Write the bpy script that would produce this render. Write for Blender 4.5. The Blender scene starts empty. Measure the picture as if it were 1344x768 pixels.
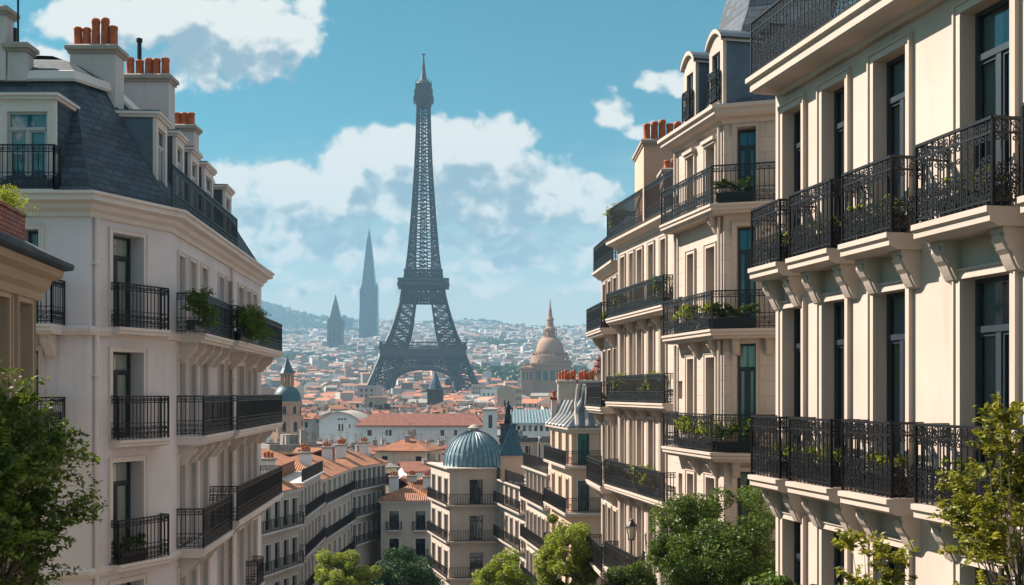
import bpy, bmesh, math, random
import numpy as np
from mathutils import Vector, Matrix

C = bpy.context.scene.collection
SC = bpy.context.scene
R = math.radians
# ---------------------------------------------------------------- camera, sky, sun, exposure
FPX, CXP, HZP = 1400.0, 672.0, 515.0          # focal length, centre column and eye level of the photograph, in its pixels
EXPO = 1.38
SUN_AZ, SUN_EL = 24.0, 40.0                   # sun to the left, a little ahead of the viewer
cam = bpy.data.cameras.new('camera'); cam.sensor_width = 36.0; cam.lens = FPX/1344*36
cam.shift_y = (HZP-384)/1344; cam.clip_start = 0.1; cam.clip_end = 30000
cam_o = bpy.data.objects.new('camera', cam); C.objects.link(cam_o)
cam_o.location = (0, 0, 0); cam_o.rotation_euler = (R(90), 0, 0); SC.camera = cam_o
SV = Vector((-math.cos(R(SUN_AZ))*math.cos(R(SUN_EL)), math.sin(R(SUN_AZ))*math.cos(R(SUN_EL)), math.sin(R(SUN_EL))))
sun = bpy.data.lights.new('sun', 'SUN'); sun.energy = 5.0; sun.angle = R(0.5); sun.color = (1.0, 0.88, 0.76)
sun_o = bpy.data.objects.new('sun', sun); C.objects.link(sun_o)
sun_o.rotation_euler = SV.to_track_quat('Z', 'Y').to_euler(); sun_o.location = SV*200
SC.view_settings.view_transform = 'Standard'; SC.view_settings.look = 'None'
SC.view_settings.exposure = EXPO; SC.view_settings.gamma = 1; SC.view_settings.use_curve_mapping = False
SKY_STRENGTH = 0.06
SC.render.engine = 'CYCLES'
SC.cycles.max_bounces = 6; SC.cycles.diffuse_bounces = 3; SC.cycles.glossy_bounces = 3
SC.cycles.transparent_max_bounces = 12; SC.cycles.volume_bounces = 0
SC.cycles.caustics_reflective = False; SC.cycles.caustics_refractive = False

# ---------------------------------------------------------------- node helpers
class NT:
    def __init__(s, tree): s.t = tree; s.n = tree.nodes; s.l = tree.links
    def node(s, typ, **kw):
        n = s.n.new(typ)
        for k, v in kw.items(): setattr(n, k, v)
        return n
    def put(s, sock, v):
        if hasattr(v, 'is_output'): s.l.new(v, sock)
        elif v is not None: sock.default_value = v
    def m(s, op, a, b=None, c=None, clamp=False):
        n = s.node('ShaderNodeMath', operation=op, use_clamp=clamp)
        s.put(n.inputs[0], a); s.put(n.inputs[1], b); s.put(n.inputs[2], c)
        return n.outputs[0]
    def mix(s, f, a, b, blend='MIX'):
        n = s.node('ShaderNodeMix', data_type='RGBA', blend_type=blend)
        s.put(n.inputs[0], f); s.put(n.inputs[6], a); s.put(n.inputs[7], b)
        return n.outputs[2]
    def ss(s, v, a, b):
        n = s.node('ShaderNodeMapRange', interpolation_type='SMOOTHSTEP')
        s.put(n.inputs[0], v); n.inputs[1].default_value = a; n.inputs[2].default_value = b
        return n.outputs[0]
    def noise(s, vec, scale, detail=4, rough=.55, dist=0.0, dim='3D'):
        n = s.node('ShaderNodeTexNoise', noise_dimensions=dim); s.put(n.inputs['Vector'], vec)
        n.inputs['Scale'].default_value = scale; n.inputs['Detail'].default_value = detail
        n.inputs['Roughness'].default_value = rough; n.inputs['Distortion'].default_value = dist
        return n.outputs['Fac']
    def mapping(s, vec, scale=(1,1,1), loc=(0,0,0), rot=(0,0,0)):
        n = s.node('ShaderNodeMapping'); s.put(n.inputs[0], vec)
        n.inputs['Scale'].default_value = scale; n.inputs['Location'].default_value = loc; n.inputs['Rotation'].default_value = rot
        return n.outputs[0]
    def comb(s, x, y, z=0.0):
        n = s.node('ShaderNodeCombineXYZ'); s.put(n.inputs[0], x); s.put(n.inputs[1], y); s.put(n.inputs[2], z)
        return n.outputs[0]
    def bump(s, h, strength, dist, normal=None):
        n = s.node('ShaderNodeBump'); n.inputs['Strength'].default_value = strength; n.inputs['Distance'].default_value = dist
        s.put(n.inputs['Height'], h)
        if normal is not None: s.put(n.inputs['Normal'], normal)
        return n.outputs[0]

# ---------------------------------------------------------------- sky with cumulus, by direction
world = bpy.data.worlds.new('World'); SC.world = world; world.use_nodes = True
def build_world():
    T = NT(world.node_tree); T.n.clear()
    sky = T.node('ShaderNodeTexSky', sky_type='NISHITA'); sky.sun_disc = False
    sky.sun_elevation = R(SUN_EL); sky.sun_rotation = math.atan2(SV.x, SV.y)
    sky.altitude = 100; sky.air_density = 1.0; sky.dust_density = 0.6; sky.ozone_density = 2.6
    tc = T.node('ShaderNodeTexCoord'); sep = T.node('ShaderNodeSeparateXYZ'); T.l.new(tc.outputs['Generated'], sep.inputs[0])
    x, y, z = sep.outputs
    ay = T.m('MAXIMUM', T.m('ABSOLUTE', y), 0.12)
    p = T.m('DIVIDE', x, ay); q = T.m('DIVIDE', z, ay)
    g = bpy.data.node_groups.new('cloud_density', 'ShaderNodeTree')
    g.interface.new_socket('P', in_out='INPUT', socket_type='NodeSocketFloat'); g.interface.new_socket('Q', in_out='INPUT', socket_type='NodeSocketFloat')
    g.interface.new_socket('D', in_out='OUTPUT', socket_type='NodeSocketFloat')
    G = NT(g); gi = G.node('NodeGroupInput'); go = G.node('NodeGroupOutput')
    P0, Q0 = gi.outputs[0], gi.outputs[1]
    v = G.comb(P0, Q0, 3.7)
    wn = G.node('ShaderNodeTexNoise', noise_dimensions='2D'); G.l.new(v, wn.inputs['Vector']); wn.inputs['Scale'].default_value = 16; wn.inputs['Detail'].default_value = 3
    ws = G.node('ShaderNodeSeparateXYZ'); G.l.new(wn.outputs['Color'], ws.inputs[0])
    P = G.m('ADD', P0, G.m('MULTIPLY', G.m('SUBTRACT', ws.outputs[0], .5), .055))
    Q = G.m('ADD', Q0, G.m('MULTIPLY', G.m('SUBTRACT', ws.outputs[1], .5), .04))
    acc = None
    #  column, row, half width, half height, weight
    for (cx, cy, rx, ry, am) in [
        (640,198,62,46,1.0),(560,205,70,58,1.0),(480,222,60,58,1.0),(690,240,75,48,1.0),(750,262,52,42,.9),(420,262,62,36,.9),(560,262,150,40,.95),(655,268,110,36,1.0),
        (720,285,80,28,.8),(600,172,48,26,.85),(520,180,40,30,.8),
        (335,250,80,30,.62),(455,292,90,18,.5),(600,318,130,10,.42),(330,310,60,10,.42),(560,372,120,9,.42),(350,362,70,9,.42),(360,38,66,52,1.0),(290,45,75,62,1.0),(215,30,90,50,.9),(250,92,60,32,.8),(140,18,80,30,.75),(60,70,46,16,.5),(330,75,50,30,.8),
        (330,228,76,22,.75),(290,240,40,30,.6),(370,290,70,30,.5),(340,330,80,18,.42),(450,330,90,22,.45),(640,345,120,14,.42),(720,375,110,12,.36),(420,378,90,12,.36),(760,330,70,14,.3),
        (804,146,26,22,.72),(830,171,30,11,.58),(880,108,30,15,.5),(812,203,18,7,.4),
        (1500,120,240,90,1.0),(-260,160,240,100,1.0),(1900,250,260,90,1.0),(-700,230,220,90,1.0)]:
        a = G.m('DIVIDE', G.m('SUBTRACT', P, (cx-CXP)/FPX), rx/FPX)
        b = G.m('DIVIDE', G.m('SUBTRACT', Q, (HZP-cy)/FPX), ry/FPX)
        d = G.m('MULTIPLY', G.m('SUBTRACT', 1.12, G.m('ADD', G.m('MULTIPLY', a, a), G.m('MULTIPLY', b, b))), am)
        acc = d if acc is None else G.m('SMOOTH_MAX', acc, d, .25)
    n1 = G.noise(G.comb(P0, G.m('MULTIPLY', Q0, 1.25), 1.3), 34, 7, .62, 0, '2D')
    n2 = G.noise(G.comb(P0, G.m('MULTIPLY', Q0, 1.2), 8.1), 13, 2, .5, 0, '2D')
    def puff(sc, seed):
        vo = G.node('ShaderNodeTexVoronoi', feature='F1', voronoi_dimensions='2D'); vo.inputs['Scale'].default_value = sc
        w2 = G.node('ShaderNodeVectorMath', operation='SCALE'); G.l.new(wn.outputs['Color'], w2.inputs[0]); w2.inputs['Scale'].default_value = .8/sc
        w3 = G.node('ShaderNodeVectorMath', operation='ADD'); G.l.new(G.comb(P0, G.m('MULTIPLY', Q0, 1.15), seed), w3.inputs[0]); G.l.new(w2.outputs[0], w3.inputs[1])
        G.l.new(w3.outputs[0], vo.inputs['Vector']); return G.m('SUBTRACT', .5, vo.outputs['Distance'])
    dens = G.m('ADD', acc, G.m('ADD', G.m('MULTIPLY', G.m('SUBTRACT', n1, .52), 1.7), G.m('MULTIPLY', G.m('SUBTRACT', n2, .5), 1.5)))
    dens = G.m('ADD', dens, G.m('ADD', G.m('MULTIPLY', puff(26, 2.1), .9), G.m('ADD', G.m('MULTIPLY', puff(55, 4.4), .55), G.m('MULTIPLY', puff(110, 1.4), .25))))
    G.l.new(dens, go.inputs[0])
    def dn(pp, qq):
        n = T.node('ShaderNodeGroup'); n.node_tree = g; T.put(n.inputs[0], pp); T.put(n.inputs[1], qq); return n.outputs[0]
    d0 = dn(p, q)
    d2 = dn(T.m('ADD', p, -0.020), T.m('ADD', q, 0.034))
    alpha = T.ss(d0, -0.24, 0.58)
    lum = T.m('ADD', T.m('MULTIPLY', T.m('SUBTRACT', d0, d2), .28), T.m('SUBTRACT', 1.0, T.m('MULTIPLY', T.ss(d2, .0, 1.5), .88)), clamp=True)
    K = 1.0/SKY_STRENGTH/2**EXPO
    ccol = T.mix(T.ss(lum, .0, 1.02), (.30*K, .42*K, .50*K, 1), (1.0*K, .97*K, .90*K, 1))
    tint = T.mix(1.0, sky.outputs[0], (0.13, 0.62, 0.57, 1), 'MULTIPLY')
    # thin high veil low over the town
    veil = T.noise(T.comb(T.m('MULTIPLY', p, 5.0), T.m('MULTIPLY', q, 22.0), 2.2), 1.6, 5, .6)
    vfac = T.m('MULTIPLY', T.ss(veil, .42, .75), T.m('SUBTRACT', 1.0, T.ss(q, .06, .30)))
    base = T.mix(T.m('MULTIPLY', vfac, .6), tint, (.80*K, .84*K, .80*K, 1))
    # the air whitens towards the horizon
    air = T.m('MULTIPLY', T.m('MULTIPLY', T.m('SUBTRACT', 1.0, T.ss(z, .02, .24)), .88), T.ss(y, -.9, .0))
    base = T.mix(air, base, (.95*K, .88*K, .80*K, 1))
    base = T.mix(T.m('MULTIPLY', T.ss(z, .42, .75), .75), base, (.86*K, .92*K, .98*K, 1))     # pale cap overhead, out of view, added as fill light for shaded walls
    col = T.mix(T.m('MULTIPLY', alpha, .96), base, ccol)
    bg = T.node('ShaderNodeBackground'); T.l.new(col, bg.inputs[0]); bg.inputs[1].default_value = SKY_STRENGTH
    out = T.node('ShaderNodeOutputWorld'); T.l.new(bg.outputs[0], out.inputs[0])
build_world()
world.cycles.sampling_method = 'MANUAL'; world.cycles.sample_map_resolution = 256

# ---------------------------------------------------------------- materials
MATS = {}
def mat(name, fn):
    if name not in MATS:
        m = bpy.data.materials.new(name); m.use_nodes = True
        T = NT(m.node_tree); T.n.clear()
        out = T.node('ShaderNodeOutputMaterial'); bs = T.node('ShaderNodeBsdfPrincipled')
        T.l.new(bs.outputs[0], out.inputs[0])
        T.out = out; T.bs = bs
        tc = T.node('ShaderNodeTexCoord'); T.obj = tc.outputs['Object']; T.uv = tc.outputs['UV']
        fn(T, bs); MATS[name] = m
    return MATS[name]
def c4(c): return (c[0], c[1], c[2], 1)
def scl(c, k): return (c[0]*k, c[1]*k, c[2]*k, 1)

def stucco(name, col, blocks=0.0, grime=.35):
    def fn(T, b):
        big = T.noise(T.obj, .55, 5, .6); fine = T.noise(T.obj, 9, 6, .65)
        streak = T.noise(T.mapping(T.obj, (2.2, 2.2, .16)), 1.4, 5, .65)
        c = T.mix(T.ss(big, .3, .75), c4(col), scl(col, .86))
        c = T.mix(T.m('MULTIPLY', T.ss(streak, .52, .8), grime), c, (col[0]*.55, col[1]*.52, col[2]*.50, 1))
        c = T.mix(T.m('MULTIPLY', T.ss(fine, .5, .8), .22), c, scl(col, .80))
        h = T.m('MULTIPLY', T.noise(T.obj, 30, 5, .7), .4)
        nrm = T.bump(h, .25, .02)
        if blocks > 0:
            br = T.node('ShaderNodeTexBrick'); T.l.new(T.uv, br.inputs['Vector']); br.inputs['Scale'].default_value = 1
            br.inputs['Brick Width'].default_value = 1.1; br.inputs['Row Height'].default_value = .42
            br.inputs['Mortar Size'].default_value = .012; br.inputs['Mortar Smooth'].default_value = .3
            br.inputs['Color1'].default_value = (1,1,1,1); br.inputs['Color2'].default_value = (.9,.9,.9,1); br.inputs['Mortar'].default_value = (.55,.53,.5,1)
            c = T.mix(blocks, c, br.outputs[0], 'MULTIPLY')
            nrm = T.bump(br.outputs['Fac'], .5, -.02, nrm)
        T.put(b.inputs['Base Color'], c); b.inputs['Roughness'].default_value = .88
        T.put(b.inputs['Normal'], nrm)
    return mat(name, fn)
def plain(name, col, rough=.6, metal=0.0, var=.18, bump=.0, scale=6):
    def fn(T, b):
        n = T.noise(T.obj, scale, 5, .6)
        T.put(b.inputs['Base Color'], T.mix(T.ss(n, .3, .75), c4(col), scl(col, 1-var)))
        T.put(b.inputs['Roughness'], T.m('ADD', T.m('MULTIPLY', n, .2), rough-.1)); b.inputs['Metallic'].default_value = metal
        if bump: T.put(b.inputs['Normal'], T.bump(n, .4, bump))
    return mat(name, fn)
def slate(name, col, bw=.34, rh=.2):
    def fn(T, b):
        br = T.node('ShaderNodeTexBrick'); T.l.new(T.uv, br.inputs['Vector']); br.inputs['Scale'].default_value = 1
        br.inputs['Brick Width'].default_value = bw; br.inputs['Row Height'].default_value = rh
        br.inputs['Mortar Size'].default_value = .012; br.inputs['Mortar Smooth'].default_value = .1; br.inputs['Bias'].default_value = -.1
        br.inputs['Color1'].default_value = scl(col, 1.35); br.inputs['Color2'].default_value = scl(col, .62); br.inputs['Mortar'].default_value = scl(col, .3)
        n = T.noise(T.obj, 1.1, 5, .6); n2 = T.noise(T.obj, 14, 4, .6)
        c = T.mix(T.m('MULTIPLY', T.ss(n, .5, .8), .45), br.outputs[0], (.13,.15,.14,1))
        T.put(b.inputs['Base Color'], c)
        b.inputs['Roughness'].default_value = .78
        u = T.node('ShaderNodeSeparateXYZ'); T.l.new(T.uv, u.inputs[0])
        lap = T.m('FRACT', T.m('DIVIDE', u.outputs[1], rh))
        h = T.m('ADD', T.m('MULTIPLY', lap, -.6), T.m('ADD', T.m('MULTIPLY', br.outputs['Fac'], -.5), T.m('MULTIPLY', n2, .5)))
        T.put(b.inputs['Normal'], T.bump(h, .7, .025))
    return mat(name, fn)
def tiles(name, col, objcol=False):
    def fn(T, b):
        u = T.node('ShaderNodeSeparateXYZ'); T.l.new(T.uv, u.inputs[0])
        wob = T.noise(T.obj, 3, 2, .5)
        wv = T.m('SINE', T.m('MULTIPLY', T.m('ADD', u.outputs[0], T.m('MULTIPLY', wob, .05)), 2*math.pi/.24))
        lap = T.m('FRACT', T.m('DIVIDE', T.m('ADD', u.outputs[1], T.m('MULTIPLY', wob, .12)), .36))
        n = T.noise(T.obj, .9, 6, .7); n2 = T.noise(T.obj, 2.6, 6, .8)
        if objcol:
            oi = T.node('ShaderNodeObjectInfo'); base = oi.outputs['Color']
            lo = T.mix(1.0, base, (.55,.52,.55,1), 'MULTIPLY'); hi = T.mix(1.0, base, (1.25,1.3,1.35,1), 'MULTIPLY')
        else: base, lo, hi = c4(col), scl(col, .5), (col[0]*1.2, col[1]*1.45, col[2]*1.6, 1)
        c = T.mix(T.ss(n, .4, .7), base, lo); c = T.mix(T.m('MULTIPLY', T.ss(n2, .5, .68), .85), c, hi)
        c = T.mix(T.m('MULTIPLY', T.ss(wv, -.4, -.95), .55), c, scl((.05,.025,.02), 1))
        T.put(b.inputs['Base Color'], c); b.inputs['Roughness'].default_value = .85
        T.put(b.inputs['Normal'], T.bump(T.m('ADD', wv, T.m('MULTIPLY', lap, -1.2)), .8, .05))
    return mat(name, fn)
def glassm(name, dark=(.012,.018,.022), tr=(.78,.88,.88)):
    def fn(T, b):
        T.n.remove(b)
        fr = T.node('ShaderNodeFresnel'); fr.inputs['IOR'].default_value = 1.6
        nz = T.noise(T.obj, 1.6, 2, .5); nb = T.bump(nz, .12, .05)
        T.l.new(nb, fr.inputs['Normal'])
        gl = T.node('ShaderNodeBsdfGlossy'); gl.inputs['Roughness'].default_value = .03; gl.inputs['Color'].default_value = (.9,.95,1,1); T.l.new(nb, gl.inputs['Normal'])
        tp = T.node('ShaderNodeBsdfTransparent'); tp.inputs[0].default_value = c4(tr)
        mx = T.node('ShaderNodeMixShader'); T.l.new(T.m('ADD', T.m('MULTIPLY', fr.outputs[0], 1.1), .05, clamp=True), mx.inputs[0])
        T.l.new(tp.outputs[0], mx.inputs[1]); T.l.new(gl.outputs[0], mx.inputs[2]); T.l.new(mx.outputs[0], T.out.inputs[0])
    return mat(name, fn)
def leafm(name, dark, light, trans=.3):
    def fn(T, b):
        T.n.remove(b)
        ge = T.node('ShaderNodeNewGeometry'); r = ge.outputs['Random Per Island']
        n = T.noise(T.obj, 1.3, 3, .5)
        f = T.m('ADD', T.m('MULTIPLY', r, .6), T.m('MULTIPLY', T.ss(n, .35, .7), .4))
        c = T.mix(f, c4(dark), c4(light))
        d = T.node('ShaderNodeBsdfDiffuse'); T.l.new(c, d.inputs[0])
        t = T.node('ShaderNodeBsdfTranslucent'); T.l.new(T.mix(1.0, c, (1.25,1.25,.6,1), 'MULTIPLY'), t.inputs[0])
        g = T.node('ShaderNodeBsdfGlossy'); g.inputs['Roughness'].default_value = .5; g.inputs[0].default_value = (.8,.85,.8,1)
        m1 = T.node('ShaderNodeMixShader'); m1.inputs[0].default_value = trans; T.l.new(d.outputs[0], m1.inputs[1]); T.l.new(t.outputs[0], m1.inputs[2])
        m2 = T.node('ShaderNodeMixShader'); m2.inputs[0].default_value = .03; T.l.new(m1.outputs[0], m2.inputs[1]); T.l.new(g.outputs[0], m2.inputs[2])
        T.l.new(m2.outputs[0], T.out.inputs[0])
    return mat(name, fn)
def attrm(name, rough=.85, key='col'):
    def fn(T, b):
        a = T.node('ShaderNodeAttribute', attribute_name=key)
        T.l.new(a.outputs['Color'], b.inputs['Base Color']); b.inputs['Roughness'].default_value = rough
    return mat(name, fn)
def objwall(name):
    def fn(T, b):
        oi = T.node('ShaderNodeObjectInfo')
        st = T.noise(T.mapping(T.obj, (1.2, 1.2, .2)), 1.0, 5, .65)
        T.put(b.inputs['Base Color'], T.mix(T.m('MULTIPLY', T.ss(st, .45, .8), .45), oi.outputs['Color'], T.mix(1.0, oi.outputs['Color'], (.6,.56,.52,1), 'MULTIPLY')))
        b.inputs['Roughness'].default_value = .9
    return mat(name, fn)

M_R1 = stucco('cream_render', (.515,.422,.362), 0, .42)
M_R2 = stucco('cream_block_stone', (.51,.42,.355), .45, .4)
M_R3 = stucco('pale_stone', (.50,.415,.352), .25, .5)
M_L1 = stucco('grey_beige_render', (.69,.645,.67), 0, .38)
M_L0 = stucco('tan_render', (.44,.33,.235), 0, .3)
M_L2 = stucco('old_beige_render', (.54,.48,.42), .12, .5)
M_PINK = stucco('salmon_render', (.56,.36,.26), 0, .25)
M_TRIM = stucco('cream_trim', (.49,.405,.345), 0, .3)
M_TRIML = stucco('beige_trim', (.68,.61,.58), 0, .35)
M_CHIM = stucco('pale_chimney_render', (.56,.50,.49), 0, .45)
M_CAPST = stucco('chimney_cap_stone', (.36,.31,.27), 0, .5)
M_SLATE = slate('blue_slate', (.034,.054,.074))
M_SLATE2 = slate('grey_slate', (.042,.062,.086), .36, .24)
M_ZINC = plain('zinc_cladding', (.085,.115,.15), .45, .2, .25, .003, 3)
M_TEAL = plain('teal_copper', (.12,.235,.28), .6, 0, .5, .004, 2.2)
M_TEALD = plain('dark_teal_roof', (.03,.085,.12), .5, .1, .4, .004, 3)
M_IRON = plain('black_iron', (.012,.014,.018), .42, .3, .3, .001, 20)
M_POT = plain('terracotta_pot', (.52,.12,.04), .75, 0, .45, .004, 9)
M_FRAME = plain('dark_blue_frame', (.022,.034,.045), .4, 0, .2)
M_FRAMEW = plain('pale_frame', (.42,.42,.42), .5, 0, .15)
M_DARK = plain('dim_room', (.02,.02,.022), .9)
M_CURT = plain('white_curtain', (.80,.80,.78), .9, 0, .12)
M_CURTT = plain('teal_curtain', (.17,.28,.32), .9, 0, .2)
M_GLASS = glassm('window_glass')
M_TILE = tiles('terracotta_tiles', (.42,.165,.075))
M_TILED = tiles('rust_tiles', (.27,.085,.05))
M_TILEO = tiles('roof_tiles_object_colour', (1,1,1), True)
M_OWALL = objwall('house_wall_object_colour')
M_BRICK = slate('red_brick', (.26,.085,.05), .22, .075)
M_BARK = plain('bark', (.09,.07,.05), .9, 0, .4, .02, 8)
M_SOIL = plain('soil', (.05,.035,.025), .95)
M_TOWERL = plain('tower_plate', (.055,.056,.063), .6, .1, .25)
M_TOWER = plain('tower_iron', (.018,.021,.030), .6, .2, .2)
M_BASIL = stucco('pinkish_stone', (.36,.225,.155), .0, .4)
M_GOTH = plain('sooty_stone', (.10,.085,.085), .9, 0, .3, 0, .1)
M_SHARD = plain('steel_blue_glass', (.012,.075,.125), .35, .3, .4, 0, .05)
M_WHITE = stucco('white_render', (.70,.70,.71), 0, .35)
M_ASPH = plain('asphalt', (.05,.05,.052), .9, 0, .3, .004, 9)
M_PAVE = slate('paving', (.20,.19,.18), .6, .4)
M_PAINT = plain('road_paint', (.75,.75,.72), .7)
M_LAMPG = plain('lamp_glass', (.55,.5,.4), .2)
L_DARK = leafm('leaf_deep_green', (.012,.034,.014), (.05,.105,.03))
L_MID = leafm('leaf_green', (.028,.058,.010), (.13,.19,.03), .38)
L_YEL = leafm('leaf_yellow_green', (.10,.13,.015), (.34,.38,.06), .45)
L_GOLD = leafm('leaf_gold_green', (.09,.105,.012), (.36,.33,.045), .45)
L_STREET = leafm('leaf_street_green', (.025,.05,.010), (.20,.25,.035), .4)

# ---------------------------------------------------------------- mesh helpers
class MB:
    def __init__(s): s.v = []; s.f = []; s.mi = []
    def add(s, vs, fs, mi=0):
        o = len(s.v); s.v.extend(vs)
        for f in fs: s.f.append([i+o for i in f]); s.mi.append(mi)
    def quad(s, a, b, c, d, mi=0): s.add([a, b, c, d], [(0,1,2,3)], mi)
    def poly(s, pts, mi=0): s.add(list(pts), [tuple(range(len(pts)))], mi)
    def hexa(s, p, mi=0):       # p: 4 bottom, 4 top
        s.add(p, [(3,2,1,0),(4,5,6,7),(0,1,5,4),(1,2,6,5),(2,3,7,6),(3,0,4,7)], mi)
    def box(s, x0, x1, y0, y1, z0, z1, mi=0):
        s.hexa([(x0,y0,z0),(x1,y0,z0),(x1,y1,z0),(x0,y1,z0),(x0,y0,z1),(x1,y0,z1),(x1,y1,z1),(x0,y1,z1)], mi)
    def fbox(s, F, u0, u1, w0, w1, z0, z1, mi=0):
        s.hexa([F(u0,w1,z0),F(u1,w1,z0),F(u1,w0,z0),F(u0,w0,z0),F(u0,w1,z1),F(u1,w1,z1),F(u1,w0,z1),F(u0,w0,z1)], mi)
    def bar(s, a, b, r, r2=None, mi=0, n=4):
        a, b = Vector(a), Vector(b); d = b-a
        if d.length < 1e-6: return
        d.normalize(); u = d.cross(Vector((0,0,1)) if abs(d.z) < .95 else Vector((1,0,0))).normalized(); w = d.cross(u)
        r2 = r if r2 is None else r2; k = 1.2 if n == 4 else 1.0
        vs = []
        for c, rr in ((a, r), (b, r2)):
            for i in range(n):
                t = 2*math.pi*(i+.5)/n; vs.append(tuple(c+(u*math.cos(t)+w*math.sin(t))*rr*k))
        fs = [(i, (i+1) % n, n+(i+1) % n, n+i) for i in range(n)] + [tuple(range(n))[::-1], tuple(range(n, 2*n))]
        s.add(vs, fs, mi)
    def tube(s, pts, radii, n=6, mi=0):
        vs = []; fs = []
        P = [Vector(p) for p in pts]
        for i, p in enumerate(P):
            d = (P[min(i+1, len(P)-1)]-P[max(i-1, 0)]).normalized()
            u = d.cross(Vector((0,0,1)) if abs(d.z) < .95 else Vector((1,0,0))).normalized(); w = d.cross(u)
            for k in range(n):
                t = 2*math.pi*k/n; vs.append(tuple(p+(u*math.cos(t)+w*math.sin(t))*radii[i]))
        for i in range(len(P)-1):
            for k in range(n): fs.append((i*n+k, i*n+(k+1) % n, (i+1)*n+(k+1) % n, (i+1)*n+k))
        fs.append(tuple(range(n))[::-1]); fs.append(tuple(range((len(P)-1)*n, len(P)*n)))
        s.add(vs, fs, mi)
    def sweep(s, path, prof, mi=0, closed=False, mis=None):
        N = len(path); nr = mitres(path, closed); K = len(prof); vs = []; fs = []
        for (x, y), (mx, my) in zip(path, nr):
            for (o, z) in prof: vs.append((x+mx*o, y+my*o, z))
        for i in range(N if closed else N-1):
            j = (i+1) % N
            for k in range(K-1): fs.append((i*K+k, j*K+k, j*K+k+1, i*K+k+1))
        o = len(s.v); s.v.extend(vs)
        for q, f in enumerate(fs):
            s.f.append([i+o for i in f]); s.mi.append(mis[q % (K-1)] if mis else mi)
        if not closed:
            for f in (tuple(range(K)), tuple(range((N-1)*K, N*K))[::-1]): s.f.append([i+o for i in f]); s.mi.append(mis[0] if mis else mi)
    def lathe(s, cx, cy, prof, n=16, mi=0, a0=0.0, a1=2*math.pi):
        full = abs(a1-a0-2*math.pi) < 1e-6; m = n if full else n+1; vs = []; fs = []
        for (r, z) in prof:
            for i in range(m):
                t = a0+(a1-a0)*i/n; vs.append((cx+r*math.cos(t), cy+r*math.sin(t), z))
        for k in range(len(prof)-1):
            for i in range(n): fs.append((k*m+i, k*m+(i+1) % m, (k+1)*m+(i+1) % m, (k+1)*m+i))
        s.add(vs, fs, mi)
    def mesh(s, name, mats, off=(0,0,0), smooth=False, uv=True):
        me = bpy.data.meshes.new(name)
        ox, oy, oz = off
        me.from_pydata([(x-ox, y-oy, z-oz) for (x, y, z) in s.v], [], s.f)
        for m in (mats if isinstance(mats, (list, tuple)) else [mats]): me.materials.append(m)
        me.polygons.foreach_set('material_index', s.mi)
        if smooth: me.polygons.foreach_set('use_smooth', [True]*len(me.polygons))
        if uv: auto_uv(me)
        me.update(); return me
def auto_uv(me):
    ul = me.uv_layers.new(name='UVMap'); nl = len(me.loops)
    co = np.empty(len(me.vertices)*3, np.float32); me.vertices.foreach_get('co', co); co = co.reshape(-1, 3)
    li = np.empty(nl, np.int32); me.loops.foreach_get('vertex_index', li)
    n = np.empty(len(me.polygons)*3, np.float32); me.polygons.foreach_get('normal', n); n = n.reshape(-1, 3)
    lt = np.empty(len(me.polygons), np.int32); me.polygons.foreach_get('loop_total', lt)
    t = np.stack([-n[:,1], n[:,0], np.zeros(len(n), np.float32)], 1); L = np.linalg.norm(t, axis=1)
    t[L < 1e-3] = (1,0,0); L[L < 1e-3] = 1; t /= L[:,None]
    b = np.cross(n, t)
    rep = np.repeat(np.arange(len(lt)), lt); p = co[li]
    uv = np.stack([(p*t[rep]).sum(1), (p*b[rep]).sum(1)], 1).astype(np.float32)
    ul.data.foreach_set('uv', uv.ravel())
def mitres(path, closed=False):
    N = len(path); out = []
    seg = []
    for i in range(N if closed else N-1):
        a, b = path[i], path[(i+1) % N]; dx, dy = b[0]-a[0], b[1]-a[1]; l = math.hypot(dx, dy) or 1; seg.append((dy/l, -dx/l))
    for i in range(N):
        if closed: n1, n2 = seg[i-1], seg[i]
        else: n1, n2 = seg[max(i-1, 0)], seg[min(i, N-2)]
        mx, my = n1[0]+n2[0], n1[1]+n2[1]; k = 2/(mx*mx+my*my) if mx*mx+my*my > .05 else 1
        out.append((mx*k, my*k))
    return out
def offset(path, w, closed=False):
    return [(x+mx*w, y+my*w) for (x, y), (mx, my) in zip(path, mitres(path, closed))]

def link(o, parent=None):
    C.objects.link(o)
    if parent is not None: o.parent = parent
    return o
def meshobj(name, me, parent=None, loc=(0,0,0), rz=0.0):
    o = bpy.data.objects.new(name, me); link(o, parent); o.location = loc; o.rotation_euler = (0, 0, rz); return o
def tag(o, label=None, cat=None, group=None, kind=None):
    if label: o['label'] = label
    if cat: o['category'] = cat
    if group: o['group'] = group
    if kind: o['kind'] = kind
    return o
def thing(name, loc, label, cat, group=None, rz=0.0):
    o = bpy.data.objects.new(name, None); C.objects.link(o); o.location = loc; o.rotation_euler = (0, 0, rz)
    o.empty_display_size = .3
    return tag(o, label, cat, group)
def dup(root, loc, rz=None, scale=None, label=None, group=None):
    r = root.copy(); C.objects.link(r); r.location = loc
    if rz is not None: r.rotation_euler = (0, 0, rz)
    if scale is not None: r.scale = scale
    if label: r['label'] = label
    if group: r['group'] = group
    for ch in root.children:
        c = ch.copy(); C.objects.link(c); c.parent = r
        for g in ch.children:
            d = g.copy(); C.objects.link(d); d.parent = c
    return r
def PX(px, Y): return (px-CXP)/FPX*Y
def PZ(py, Y): return (HZP-py)/FPX*Y

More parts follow.
